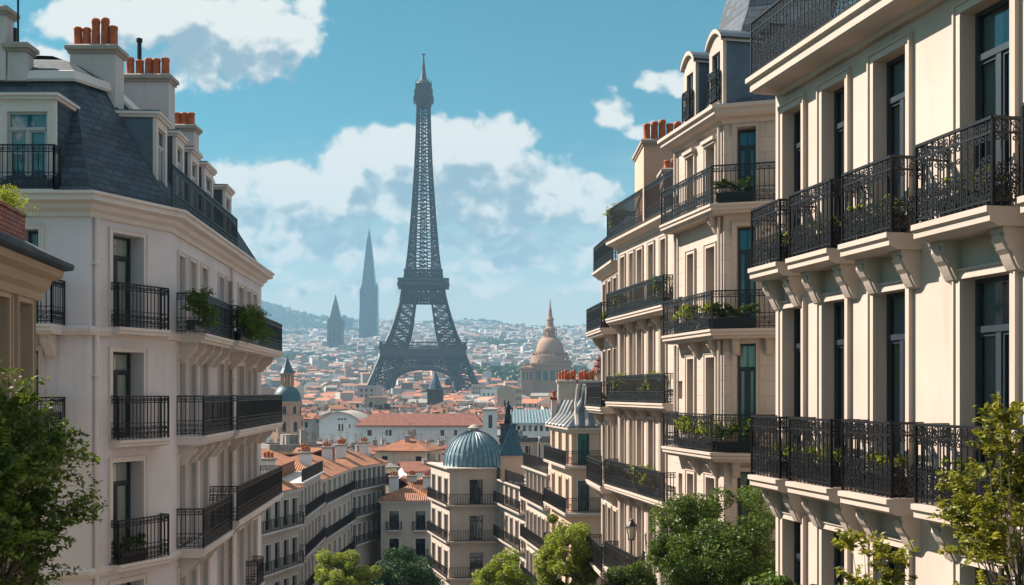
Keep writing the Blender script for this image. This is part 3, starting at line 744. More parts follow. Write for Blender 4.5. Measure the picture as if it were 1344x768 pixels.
# ---------------------------------------------------------------- right, second building with the chamfered bay
def build_r2():
    p0 = (9.2, 34.6); p1 = (PX(887, 33.3), 33.3); p2 = (PX(950, 29.7), 29.7); p3 = (8.6, 28.85)
    B = Bld('apartment_building', 'cream stone building with slate mansard, two arched dormers and planted wraparound balconies', 'building', (6.5, 31.5, GZ))
    B.facade(p0, p1, GZ, 7.7); f = B.facade(p1, p2, GZ, 7.7, .34); g = B.facade(p2, p3, GZ, 7.7, .34)
    F, G = f['F'], g['F']
    rows = [(5.20,7.05),(1.76,4.15),(-1.64,1.0),(-5.05,-2.45),(-8.5,-5.9)]
    for i, (z0, z1) in enumerate(rows):
        for (l, r) in ((903.5,911.5),(928,939.5)):
            B.window(f, F.u(l), F.u(r), z0, z1, M_FRAME, M_CURT if i == 2 else None, False, M_TRIM)
        z1b = {0:7.35,1:4.6,2:1.35,3:-2.2,4:-5.6}[i]
        B.window(g, G.u(967), G.u(992), z0, z1b, M_FRAME, M_CURTT if i < 2 else M_CURT, False, M_TRIM)
    for (z0, z1) in ((2.35,2.95),(-.2,.35),(-3.2,-2.5)): B.window(f, F.u(890.5), F.u(895.5), z0, z1, M_FRAME, None, True)
    b4 = (8.6, 22); B.facade(p3, b4, GZ, 7.7)
    B.caps.append([p0+(7.699,), p1+(7.699,), p2+(7.699,), p3+(7.699,)])
    B.walls(M_R2)
    path = [p0, p1, p2, p3]
    for z in (5.0, -1.9, -5.3): B.band('string_course', path, [(-.03,z),(.07,z),(.09,z+.08),(.05,z+.16),(-.03,z+.16)], M_TRIM)
    B.band('cornice', path, [(-.05,7.45),(.08,7.45),(.12,7.56),(.30,7.60),(.38,7.68),(.38,7.78),(.46,7.82),(.46,7.92),(-.6,7.95)], M_TRIM)
    eL = F.xy(.12); eR = G.xy(G.u(1030))
    for z in (5.18, 1.74, -1.66, -5.08):
        s = F.xy(F.L*(.05 if z < 5 else .0)); pts = [s, p2, eR]
        B.balcony(pts, z, .52, 1.05, 'orn', M_TRIM, .26, [(F, F.L-.5), (F, F.L*.5), (G, .35), (G, 1.25)] if z < 5 else [(F, F.L-.4)], .42, .2)
    mb = MB(); mb.sweep(path, [(.30,7.94),(-.10,8.2),(-.75,10.4),(-1.0,11.0),(-1.2,11.9),(-3.2,13.2)]); B.part('roof', mb, M_SLATE2)
    for (l, r) in ((898,913),(931,949)):
        u0, u1 = F.u(l, .12), F.u(r, .12)
        B.dormer(F, u0, u1, 7.94, 9.75, .12, 1.3, (u0+.2, u1-.2, 8.12, 9.5), M_ZINC, M_TRIM, True, .85, M_FRAME)
    for (FF, u) in ((F, .14), (F, F.L-.16)): mb = MB(); mb.bar(FF(u, .08, 7.4), FF(u, .08, 5.25), .05, n=8); mb.bar(FF(u, .08, 4.9), FF(u, .08, 1.8), .05, n=8); mb.bar(FF(u, .08, 1.45), FF(u, .08, -1.62), .05, n=8); B.part('downpipe', mb, M_TRIM)
    # hood mouldings over the upper windows
    for (l, r) in ((901,914),(925.5,942)):
        u0, u1 = F.u(l), F.u(r); mb = MB(); mb.fbox(F, u0, u1, -.02, .16, 7.15, 7.25); mb.fbox(F, u0+.05, u1-.05, -.02, .10, 7.07, 7.149); B.part('hood_moulding', mb, M_TRIM)
    q = lambda u, w: F.xy(u, w)
    for k, (px, z, w, L, s) in enumerate([(903,1.75,.34,.9,.48),(934,1.75,.34,.8,.42),(905,-1.65,.34,1.1,.62),(927,-1.65,.34,.9,.55)]):
        x, y = q(F.u(px, .3), w); PLANT_SPOTS.append((x, y, z+.01, L, F.rz, s, 'y', 100+k))
    for k, (px, z, w, L, s) in enumerate([(965,5.19,.34,1.0,.36),(962,1.75,.34,1.3,.34),(967,-1.65,.34,1.1,.55)]):
        x, y = G.xy(G.u(px, .3), w); PLANT_SPOTS.append((x, y, z+.01, L, G.rz, s, 'm', 110+k))
build_r2()

def build_r3():
    p0 = (9.5, 46.2); p1 = (PX(811, 45), 45.0); p2 = (PX(893, 37.2), 37.2); p3 = (9.6, 37.9)
    B = Bld('apartment_building', 'pale stone building with tall salmon chimney block and long iron balconies', 'building', (6.4, 41, GZ))
    B.facade(p0, p1, GZ, 6.35); f = B.facade(p1, p2, GZ, 6.35, .32); B.facade(p2, p3, GZ, 6.35); F = f['F']
    B.caps.append([p0+(6.34,), p1+(6.34,), p2+(6.34,), p3+(6.34,)])
    for (z0, z1) in ((3.08,5.6),(-.37,2.5),(-3.83,-1.05),(-7.2,-4.35),(-10.6,-7.9)):
        for (l, r) in ((815,820.5),(827,832),(837,843.5),(852,858.5),(868,874.5)):
            B.window(f, F.u(l), F.u(r), z0, z1, M_FRAMEW if l % 2 else M_FRAME, None, False, M_TRIM)
    B.walls(M_R3); path = [p0, p1, p2, p3]
    for z in (2.8, -.75, -4.1, -7.5): B.band('string_course', path, [(-.03,z),(.06,z),(.09,z+.08),(.05,z+.15),(-.03,z+.15)], M_TRIM)
    B.band('cornice', path, [(-.05,5.98),(.08,5.98),(.12,6.1),(.28,6.16),(.42,6.24),(.42,6.36),(.48,6.40),(-.6,6.42)], M_TRIM)
    rp = offset(path, .36); B.rail(rp, 6.42, 1.3, 'dense')
    for z, ua, ub in ((3.06,.35,F.L-.15),(-.39,.35,F.L-.05),(-3.85,.1,F.L-.05),(-7.3,.1,4.5)):
        B.balcony([F.xy(ua), F.xy(ub)], z, .62, 1.05, 'dense', M_TRIM, .26, [(F, ua+.3+(ub-ua-.6)*k/4) for k in range(5)], .4, .18)
    # set back attic storey and the two chimney blocks
    at = offset([p0, p1, p2, p3], -1.1)
    mb = MB()
    for a, b in zip(at[:-1], at[1:]): wall_holes(mb, Face(a, b), 0, Face(a, b).L, 6.35, 7.7, [], .2)
    B.part('attic_wall', mb, [M_R3, M_DARK]); B.band('roof', at, [(.15,7.68),(.15,7.8),(-.9,9.0),(-2.4,9.3)], M_SLATE)
    B.chimney(4.94, 6.7, 40.0, 42.9, 6.3, 9.5, [(5.07+.29*k, 40.14, 1.0+.12*(k % 3)) for k in range(6)], M_PINK, .60, .135, M_CAPST)
    B.chimney(5.45, 6.8, 38.3, 39.3, 6.3, 8.05, [(5.58+.26*k, 38.45, .6+.12*(k % 2)) for k in range(5)], M_PINK, .5, .11, M_CAPST)
    for k, (px, z, L, s, c) in enumerate([(816,3.08,.8,.6,'y'),(869,3.08,.9,.75,'m'),(819,-.37,1.3,.75,'y'),(857,-.37,1.4,.72,'y'),(848,-3.83,1.6,.72,'y'),(812,-3.83,.9,.6,'m')]):
        x, y = F.xy(F.u(px, .35), .36); PLANT_SPOTS.append((x, y, z, L, F.rz, s, c, 200+k))
    x, y = F.xy(.35, .1); PLANT_SPOTS.append((x, y, 6.43, .7, F.rz, .62, 'g', 210))
    # wrought lantern on the wall
    return F
R3F = build_r3()

def build_r4():
    p0 = (8.5, 51.5); p1 = (PX(789, 50.5), 50.5); p2 = (PX(811.5, 46.0), 46.0); p3 = (8.5, 46.6)
    B = Bld('apartment_building', 'slim cream house with small corner balconies, just beyond the salmon chimney building', 'building', (6, 48.5, GZ))
    B.facade(p0, p1, GZ, 5.6); f = B.facade(p1, p2, GZ, 5.6, .3); B.facade(p2, p3, GZ, 5.6); F = f['F']
    B.caps.append([p0+(5.59,), p1+(5.59,), p2+(5.59,), p3+(5.59,)])
    for (z0, z1) in ((2.85,5.0),(-.6,1.9),(-4.05,-1.5),(-7.6,-5.2)):
        for u in (.7, 2.1, 3.5): B.window(f, u, u+.75, z0, z1, M_FRAME, None, True, M_TRIM)
    B.walls(M_R3); path = [p0, p1, p2, p3]
    B.band('cornice', path, [(-.05,5.3),(.1,5.3),(.3,5.5),(.4,5.56),(.4,5.66),(-.5,5.68)], M_TRIM)
    B.rail(offset(path, .3), 5.68, 1.2, 'dense')
    for z in (2.8, -.65, -4.1, -7.8):
        B.balcony([F.xy(.15), F.xy(F.L-.2)], z, .75, 1.1, 'dense', M_TRIM, .28, [(F, .5), (F, F.L-.6)], .55, .22)
    for k, (u, z, s, c) in enumerate([(.9,2.82,.45,'m'),(3.6,2.82,.4,'y'),(2.5,-.64,.3,'m')]):
        x, y = F.xy(u, .4); PLANT_SPOTS.append((x, y, z, .8, F.rz, s, c, 220+k))
build_r4()

# ---------------------------------------------------------------- left corner building
def build_l1():
    q0 = (-19.0, 26.5); q1 = (PX(117, 26.5), 26.5); q2 = (PX(222, 29.0), 29.0); q3 = (PX(343, 44.0), 44.0); q4 = (-19.0, 45.0)
    B = Bld('apartment_building', 'big shaded corner building on the left with dark blue mansard and dormers', 'building', (-13, 34, GZ))
    e = B.facade(q0, q1, GZ, 4.7, .3); f = B.facade(q1, q2, GZ, 4.7, .42); g = B.facade(q2, q3, GZ, 4.7, .30); B.facade(q3, q4, GZ, 4.7)
    E, F, G = e['F'], f['F'], g['F']; path = [q0, q1, q2, q3, q4]
    u0, u1 = F.u(147), F.u(187)
    for (z0, z1) in ((1.66,4.07),(-1.20,1.04),(-4.34,-1.80),(-7.4,-4.92),(-10.4,-8)):
        B.window(f, u0, u1, z0, z1, M_FRAME, M_CURT, False, M_TRIML)
    cols = [(233.5,241.5),(248.7,256),(264,271),(286.6,292.7),(297.5,303.5),(312,319),(323,328),(331,335.5)]
    for (z0, z1) in ((1.66,3.86),(-1.22,.96),(-4.36,-1.86),(-7.4,-5.05),(-10.4,-8)):
        for (l, r) in cols: B.window(g, G.u(l), G.u(r), z0, z1, M_FRAME, None, False, M_TRIML)
    for (z0, z1) in ((1.66,4.05),(-1.20,1.04),(-4.34,-1.80),(-7.4,-4.92)):
        for (l, r) in ((-62,-38),(30,51)): B.window(e, E.u(l), E.u(r), z0, z1, M_FRAME, M_CURT, False, M_TRIML)
    B.walls(M_L1)
    for z in (1.42, -4.62): B.band('string_course', path, [(-.03,z),(.10,z),(.14,z+.10),(.14,z+.18),(.06,z+.24),(-.03,z+.24)], M_TRIML)
    B.band('cornice', path, [(-.05,4.36),(.07,4.36),(.09,4.48),(.20,4.55),(.24,4.66),(.42,4.72),(.42,4.84),(.48,4.87),(.48,4.94),(-.3,4.96)], M_TRIML)
    # balconies: chamfer
    for z in (1.66, -1.22, -4.38): B.balcony([F.xy(F.u(144)), F.xy(F.L-.34)], z, .34, 1.12, 'orn', M_TRIML, .2, [], .4)
    # side facade: two long ones per floor
    Gu = lambda px, w=0: G.u(px, w)
    for k, z in enumerate((1.66, -1.22, -4.38)):
        ua, ub = Gu(232), Gu(303, .7); uc, ud = ub+.15, Gu(356, .75) if Gu(356, .75) < G.L-.2 else G.L-.4
        B.balcony([G.xy(ua), G.xy(ub)], z, .78, 1.12, 'orn', M_TRIML, .26, [(G, ua+.35+(ub-ua-.7)*i/3) for i in range(4)], .55, .22)
        B.balcony([G.xy(uc), G.xy(G.L-.3)], z+(.0 if k < 2 else .25), .92, 1.12, 'orn', M_TRIML, .26, [(G, uc+.4+(G.L-.7-uc-.4)*i/3) for i in range(4)], .55, .22)
    for (px, z) in ((268,-7.4),(322,-7.4)): 
        u = Gu(px); B.balcony([G.xy(u), G.xy(u+1.3)], z, .5, 1.0, 'orn', M_TRIML, .2, [], .4)
    for z in (1.66, -1.22):
        B.balcony([E.xy(E.u(-70)), E.xy(E.u(71, .6))], z, .8, 1.1, 'orn', M_TRIML, .24, [(E, E.u(62, .3)), (E, E.u(0))], .5, .22)
    # mansard: steep slate, lead edge, flatter top
    mb = MB(); mb.sweep(path, [(.34,4.95),(.06,5.05),(-.75,6.4),(-1.75,8.30)]); B.part('roof', mb, M_SLATE)
    B.band('roof_edge', path, [(-1.60,8.20),(-1.56,8.26),(-1.62,8.48),(-1.80,8.55),(-2.0,8.5)], M_TRIML)
    mb = MB(); mb.sweep(path, [(-1.70,8.50),(-2.4,8.95),(-3.4,9.35),(-5.0,9.5)]); B.part('upper_roof', mb, M_SLATE)
    # dormers along the side, face towards the street
    for (l, r, zt) in ((205.5,219.5,7.55),(231,242,7.55),(250.5,261,7.5),(268.5,280,7.45),(295.5,304,7.35)):
        w = -.42; a, b = G.u(l, w), G.u(r, w)
        B.dormer(G, a, b, 4.96, zt, w, 1.55, (a+.2, b-.2, 5.15, zt-.22), M_ZINC, M_TRIML, False, None, M_FRAMEW, M_CURT)
    rp = [G.xy(G.u(226, .2), .2), G.xy(G.u(311, .2), .2)]
    B.rail(rp, 4.96, 1.15, 'orn')
    for (FF, u) in ((F, .16), (G, G.L*.56)): mb = MB(); mb.bar(FF(u, .09, 4.35), FF(u, .09, GZ), .055, n=8); [mb.fbox(FF, u-.08, u+.08, .0, .16, zz, zz+.05) for zz in (3.2,.4,-2.4,-5.6)]; B.part('downpipe', mb, M_TRIML)
    # the wide dormer window on the short front
    a, b = E.u(-3, -.1), E.u(73, -.1)
    B.dormer(E, a, b, 4.96, 7.30, -.1, 1.4, (E.u(9,-.1), E.u(62,-.1), 5.1, 7.0), M_SLATE, M_TRIML, False, None, M_FRAMEW, M_CURT)
    B.balcony([E.xy(E.u(-1)), E.xy(E.u(79))], 4.97, .42, 1.1, 'orn', M_TRIML, .14)
    # chimneys
    hs = [(.72,.95,.6)]
    B.chimney(-12.1, -10.86, 29.2, 29.85, 7.2, 9.52, [(-11.98,29.45,.95),(-11.74,29.45,.92),(-11.49,29.45,1.35),(-11.23,29.45,1.38),(-11.0,29.45,1.0)], None, .58, .115)
    B.chimney(-12.1, -10.62, 33.0, 33.6, 6.6, 9.85, [(-11.9,33.25,1.05),(-11.6,33.25,.9),(-11.32,33.25,1.0),(-11.08,33.25,.98),(-10.8,33.25,1.02)], None, .55, .125)
    B.chimney(-12.5, -11.42, 38.3, 38.9, 6.4, 9.62, [(-12.1,38.55,.95),(-11.84,38.55,.95),(-11.6,38.55,.95)], None, .5, .14)
    B.chimney(-14.6, -13.3, 28.0, 28.5, 8.2, 10.15, [(-14.2,28.2,.8),(-13.7,28.2,.8)], None)
    B.chimney(-13.27, -12.78, 28.05, 28.5, 8.2, 9.2, [], None)
    mb = MB(); mb.bar((-13.08,28.25,9.1),(-13.08,28.25,11.2),.024); mb.bar((-13.3,28.25,10.9),(-12.86,28.25,10.9),.012); mb.bar((-13.16,28.25,9.1),(-13.16,28.25,9.65),.04); B.part('antenna', mb, M_IRON)
    mb = MB(); mb.lathe(-11.72, 33.55, [(.07,9.8),(.07,11.0),(.10,11.02),(.10,11.12),(.0,11.16)], 10); B.part('flue_pipe', mb, M_IRON)
    for k, (F_, px, w, z, L, s, c) in enumerate([(G,257,.66,1.68,1.2,.72,'m'),(G,324,.86,1.68,3.4,.76,'m'),(F,172,.17,-4.36,.9,.34,'m')]):
        x, y = F_.xy(F_.u(px, w), w); PLANT_SPOTS.append((x, y, z, L, F_.rz, s, c, 300+k))
build_l1()

def build_l0():
    p0 = (-7.3, 8.5); p1 = (PX(47, 20.0), 20.0); p2 = (-16, 20.6)
    B = Bld('town_house', 'tan house cut by the left edge, with a dark slate eave', 'house', (-11, 15, GZ))
    pb = (-16, 8.5)
    B.facade(pb, p0, GZ, 2.0); f = B.facade(p0, p1, GZ, 2.0, .16); B.facade(p1, p2, GZ, 2.0); F = f['F']
    for (l, r) in ((22,39.5),(-8,9),(-60,-35)):
        for (z0, z1) in ((-1.1,1.62),(-4.4,-1.9)): B.window(f, F.u(l), F.u(r), z0, z1, M_CAPST, M_CURT, False, M_L0)
    B.walls(M_L0); path = [pb, p0, p1, p2]
    B.band('cornice', path, [(-.05,1.72),(.08,1.72),(.10,1.86),(.2,1.95),(.24,2.1),(.40,2.18),(.42,2.32),(-.3,2.33)], M_L0)
    mb = MB(); mb.sweep(path, [(.40,2.30),(.56,2.34),(.58,2.44),(.45,2.52),(-.4,2.95),(-3.2,4.2)]); B.part('roof', mb, M_SLATE)
    u = F.u(52, .35)
    B.balcony([F.xy(F.L-2.3), F.xy(F.L-.05)], -1.35, .5, 1.0, 'orn', M_L0, .2)
    # brick planter on the eave
    t = thing('brick_planter', F(F.u(-4, .3), .3, 2.48), 'red brick planter full of green shrubs on the slate eave', 'planter')
    o = t.location; mb = MB(); ua, ub = F.u(-60, .3), F.u(33, .3)
    mb.fbox(F, ua, ub, -.15, .30, 2.49, 3.02); mb.fbox(F, ua-.02, ub+.02, -.17, .32, 3.02, 3.07)
    meshobj('box', mb.mesh('box', M_BRICK, o), t)
    rng = np.random.default_rng(4); cs = []
    for i in range(90):
        k = rng.random(); x, y, z = F(ua+(ub-ua)*k, .08+.12*rng.normal(), 3.14+.20*rng.random()); cs.append((x-o[0], y-o[1], z-o[2], .17))
    meshobj('shrub', leaf_mesh('shrub', clump_points(rng, cs, 55), .05, L_YEL, rng), t)
build_l0()

# ---------------------------------------------------------------- mid-distance street fronts
def front(name, label, pts, ztop, floors, cols, wm, roof=None, rail_style='far', bal='full', base=GZ-1, wh=2.2, ww=.95, frame=None, extra=None, back=9.0, trim=None, terrace=False, p=.55):
    """a row building: pts from left to right as seen from the street"""
    trim = trim or M_TRIML
    cx = sum(q[0] for q in pts)/len(pts); cy = sum(q[1] for q in pts)/len(pts)
    B = Bld(name, label, 'building', (cx, cy+2, base)); fs = []
    inn = offset(pts, -back)
    for a, b in zip(pts[:-1], pts[1:]): fs.append(B.facade(a, b, base, ztop, .22))
    B.facade(pts[-1], inn[-1], base, ztop); B.facade(inn[0], pts[0], base, ztop)
    for k in range(len(pts)-1): B.facade(inn[k+1], inn[k], base, ztop)
    B.caps.append([q+(ztop-.01,) for q in pts]+[q+(ztop-.01,) for q in inn[::-1]])
    for f, n in zip(fs, cols):
        L = f['F'].L
        for z in floors:
            for i in range(n):
                u = L*(i+.5)/n; w = min(ww, L/n*.62); B.window(f, u-w/2, u+w/2, z+.05, z+wh, frame or M_FRAME, None, True, trim if L/n > 1.3 else None)
    B.walls(wm)
    path = [inn[0]]+list(pts)+[inn[-1]]
    B.band('cornice', path, [(-.05,ztop-.35),(.1,ztop-.35),(.14,ztop-.2),(.34,ztop-.12),(.36,ztop),(-.4,ztop+.02)], trim)
    for j, z in enumerate(floors):
        if bal == 'full':
            pl = [Face(pts[0], pts[1]).xy(.15)]+list(pts[1:-1])+[Face(pts[-2], pts[-1]).xy(fs[-1]['F'].L-.15)]
            B.balcony(pl, z, p, 1.0, rail_style, trim, .2)
        elif bal == 'win':
            for f, n in zip(fs, cols):
                L = f['F'].L
                for i in range(n):
                    u = L*(i+.5)/n; w = min(.85, L/n*.45); B.balcony([f['F'].xy(u-w), f['F'].xy(u+w)], z, .35, 1.0, rail_style, trim, .14)
        else: B.band('string_course', path, [(-.02,z-.2),(.08,z-.2),(.08,z-.05),(-.02,z-.03)], trim)
    if roof == 'tile':
        mb = MB(); mb.sweep(path, [(.40,ztop+.02),(.45,ztop+.08),(-back*.45,ztop+back*.22),(-back*.46,ztop+back*.2)]); B.part('roof', mb, M_TILE)
        mid = offset(pts, -back*.45); 
        mb = MB(); mb.add([(x,y,ztop+back*.219) for x, y in mid]+[(x,y,ztop+.05) for x, y in inn], [(i, i+1, len(mid)+i+1, len(mid)+i) for i in range(len(mid)-1)]); B.part('rear_roof', mb, M_TILE)
    if roof == 'tile':
        for i in range(3):
            F = fs[0]['F']; x, y = F.xy(F.L*(.2+.33*i), -back*(.25+.15*(i % 2))); z = ztop+back*.12
            B.chimney(x-.55, x+.55, y-.3, y+.3, z-.6, z+1.5, [(x-.3,y,.9),(x,y,1.1),(x+.3,y,.9)], M_CHIM if i % 2 else M_WHITE, .5, .13)
    if terrace: B.rail(offset(pts, .2), ztop+.02, 1.1, rail_style)
    if extra: extra(B, fs)
    return B
P = lambda px, Y: (PX(px, Y), Y)
def build_mid():
    front('apartment_building', 'shaded beige building with orange tiles, first of the left row past the corner building', [P(333,83), P(392,90.5)], -8.1, [-11.1,-14.4,-17.6], [5], M_L2, 'tile', extra=None, terrace=False)
    front('apartment_building', 'narrow beige front of the left row with a railed roof terrace', [P(393.3,91.5), P(420.5,104)], -7.75, [-10.7,-14.1,-17.3], [6], M_L2, None, terrace=True, extra=lambda B, fs: B.band('roof', offset([P(393.3,91.5), P(420.5,104)], -2.5), [(0,-7.8),(0,-6.6),(.2,-6.55),(-3,-5.4)], M_TILE))
    front('apartment_building', 'receding beige front in the left row, between the terraced one and the end building', [P(421.5,105), P(460.5,121)], -8.6, [-11.0,-14.4,-17.7], [6], M_L2, 'tile')
    front('apartment_building', 'end building of the left row, facing the street with three long balconies', [P(462,121.5), P(506,131)], -8.6, [-11.1,-14.2,-17.4], [7], M_L2, 'tile', terrace=False)
    front('apartment_building', 'low grey beige house with orange roof, left of the domed corner house', [P(500,124), P(569,124)], -12.6, [-16.0,-19.2], [2], M_L2, 'tile', bal='win', wh=2.2, ww=1.15, back=10)
    # domed corner house
    pts = [P(565.5,108), P(590,100), P(660,100.4)]
    def dome(B, fs):
        cx, cy = PX(622, 103.2), 103.4; r = 2.95; mb = MB(); n = 64
        prof = [(math.cos(t)*r, -7.05+3.35*math.sin(t)) for t in [i*math.pi/2/14 for i in range(15)]]
        mb.lathe(cx, cy, [(r+.12,-7.4),(r+.12,-7.1),(r,-7.06)]+prof[1:-1]+[(.02,-3.7)], n); d = B.part('dome', mb, M_TEAL, None, True)
        mb = MB()
        for k in range(36):
            a = 2*math.pi*k/36; mb.tube([(cx+math.cos(a)*(q+.02), cy+math.sin(a)*(q+.02), z+.01) for q, z in prof[:-1]], [.045]*(len(prof)-1), 4)
        B.part('dome_rib', mb, M_ZINC, d)['kind'] = 'stuff'
        mb = MB(); mb.lathe(cx, cy, [(.5,-3.85),(.5,-3.5),(.62,-3.45),(.3,-3.2),(.0,-3.1)], 14); B.part('dome_cap', mb, M_CAPST, d)
    B = front('apartment_building', 'pale corner house crowned by a ribbed blue dome, in the middle of the street end', pts, -7.1, [-10.55,-13.95,-17.4], [3,1], M_R3, None, 'far', 'full', ww=1.25, wh=2.35, back=7, extra=dome, p=.4, trim=M_TRIM)
    # right row beyond
    def turret(B, fs):
        cx, cy = PX(671.5, 97), 97.6; mb = MB(); mb.box(cx-1.0,cx+1.0,cy-.9,cy+.9,-8.0,-5.75); t = B.part('turret', mb, M_PINK)
        mb = MB(); q = [(cx-1.14,cy-1.04,-5.74),(cx+1.14,cy-1.04,-5.74),(cx+1.14,cy+1.04,-5.74),(cx-1.14,cy+1.04,-5.74)]; ap = (cx,cy,-2.75)
        mb.add(q+[ap], [(0,1,4),(1,2,4),(2,3,4),(3,0,4),(3,2,1,0)]); B.part('turret_roof', mb, M_TEALD, t)
        mb = MB(); mb.lathe(cx, cy, [(.10,-2.95),(.06,-2.6),(.02,-2.2),(0,-2.0)], 6); B.part('finial', mb, M_ZINC, t)
    front('apartment_building', 'sunlit beige front with a pink turret under a dark pointed roof', [P(645.5,103.5), P(668,96), P(690,90)], -8.1, [-10.2,-13.4,-16.6], [4,3], M_R3, None, terrace=True, extra=turret, trim=M_TRIM)
    front('apartment_building', 'sunlit beige front with roof terrace, right of the pink turret', [P(690.5,88.5), P(722,79.2)], -6.1, [-8.6,-11.9,-15.2], [6], M_R3, None, terrace=True, trim=M_TRIM)
    # house with the curved zinc roof
    a, b, c = P(722.5,78), P(750,70.5), (7.2,71.2)
    def zinc(B, fs):
        path = [P(722.5,78), P(750,70.5), (7.2,71.2)]
        mb = MB(); pr = [(.30,-2.3),(.22,-2.2),(-.35,-1.55),(-.75,-.7),(-.95,.15),(-1.0,.5),(-3.5,.7)]; mb.sweep(path, pr); r = B.part('roof', mb, M_ZINC)
        F = fs[0]['F']; G = fs[1]['F']
        for FF, n in ((F, 6), (G, 5)):
            for k in range(n):
                u = FF.L*(k+.35)/n; mb = MB(); mb.tube([FF(u+ .1*i, o+.05, z+.03) for i, (o, z) in enumerate(pr[:6])], [.16,.16,.15,.14,.12,.1], 6); B.part('roof_roll', mb, M_CAPST if FF is G else M_FRAMEW, r)
        for (x0, x1, n) in ((PX(733,71.8), PX(757,71.8), 6), (PX(759,71.8), PX(782,71.8), 6)):
            B.chimney(x0, x1, 72.2, 73.3, -.5, .85, [(x0+.12+(x1-x0-.24)*i/(n-1), 72.4+.25*(i % 2), .8+.15*(i % 3)) for i in range(n)], M_TRIM, .62, .1, M_TRIM)
        B.chimney(PX(724,77), PX(731,77), 77.2, 78.2, -3, -.3, [(PX(727.5,77), 77.6, .8)], M_TRIM, .5, .16, M_TILED)
    front('apartment_building', 'salmon sided house with curving zinc roof and two rows of red chimney pots', [a, b, c], -2.35, [-4.85,-7.95,-11.2,-14.4], [3,2], M_PINK, None, 'bar', 'full', wh=2.1, ww=.8, back=6, extra=zinc, trim=M_TRIM)
build_mid()

# ---------------------------------------------------------------- named landmarks of the middle distance
def ring_windows(B, cx, cy, r, z0, z1, n, w, m, a0=0.0, parent=None, name='window'):
    for k in range(n):
        a = a0+2*math.pi*k/n; d = (math.cos(a), math.sin(a)); t = (-d[1], d[0]); mb = MB()
        q = lambda s, o, z: (cx+d[0]*(r+o)+t[0]*s, cy+d[1]*(r+o)+t[1]*s, z)
        zt = z1-w/2
        pr = [(-w/2,z0),(w/2,z0),(w/2,zt)]+[(math.cos(i*math.pi/6)*w/2, zt+math.sin(i*math.pi/6)*w/2) for i in range(1,6)]+[(-w/2,zt)]
        K = len(pr); mb.add([q(s, .05, z) for s, z in pr]+[q(s, -.3, z) for s, z in pr], [tuple(range(K))]+[(i, (i+1) % K, K+(i+1) % K, K+i) for i in range(K)])
        B.part(name, mb, m, parent)
def build_belfry():
    Y = 300; cx, cy = PX(377, Y), Y; k = Y/FPX; z = lambda y: PZ(y, Y)
    B = Bld('domed_belfry', 'old stone belfry with a dark blue dome, pillared lantern and pointed cap', 'tower', (cx, cy, tz(cx, cy)))
    r = 18.5*k; mb = MB()
    mb.lathe(cx, cy, [(r*1.12,tz(cx,cy)-1),(r*1.12,z(549)),(r*1.16,z(548)),(r*1.16,z(545)),(r,z(545)),(r,z(531)),(r*1.08,z(530)),(r*1.08,z(527)),(r*.98,z(526.5))], 8, a0=math.pi/8, a1=2*math.pi+math.pi/8); B.part('drum', mb, M_BASIL)
    ring_windows(B, cx, cy, r*.93, z(543), z(533), 8, 4.6*k, M_DARK, math.pi/8*0); ring_windows(B, cx, cy, r*1.04, z(566), z(553), 8, 4.6*k, M_DARK)
    mb = MB(); mb.lathe(cx, cy, [(r*1.02,z(527)),(r*.98,z(522)),(r*.86,z(515)),(r*.66,z(510)),(r*.5,z(508))], 24); d = B.part('dome', mb, M_TEALD, None, True)
    q = 8.5*k; mb = MB(); mb.lathe(cx, cy, [(q,z(508.5)),(q,z(505)),(q*.45,z(505)),(q*.45,z(492)),(q,z(491.5)),(q*1.08,z(490)),(q*.9,z(489))], 12)
    for i in range(8): a = i*math.pi/4+.2; mb.bar((cx+math.cos(a)*q*.88,cy+math.sin(a)*q*.88,z(506)),(cx+math.cos(a)*q*.88,cy+math.sin(a)*q*.88,z(491)),q*.13)
    B.part('lantern', mb, M_BASIL)
    mb = MB(); mb.lathe(cx, cy, [(q*1.2,z(490)),(q*.75,z(483)),(q*.3,z(474)),(q*.06,z(469)),(0,z(466))], 10); B.part('cap', mb, M_TEALD)
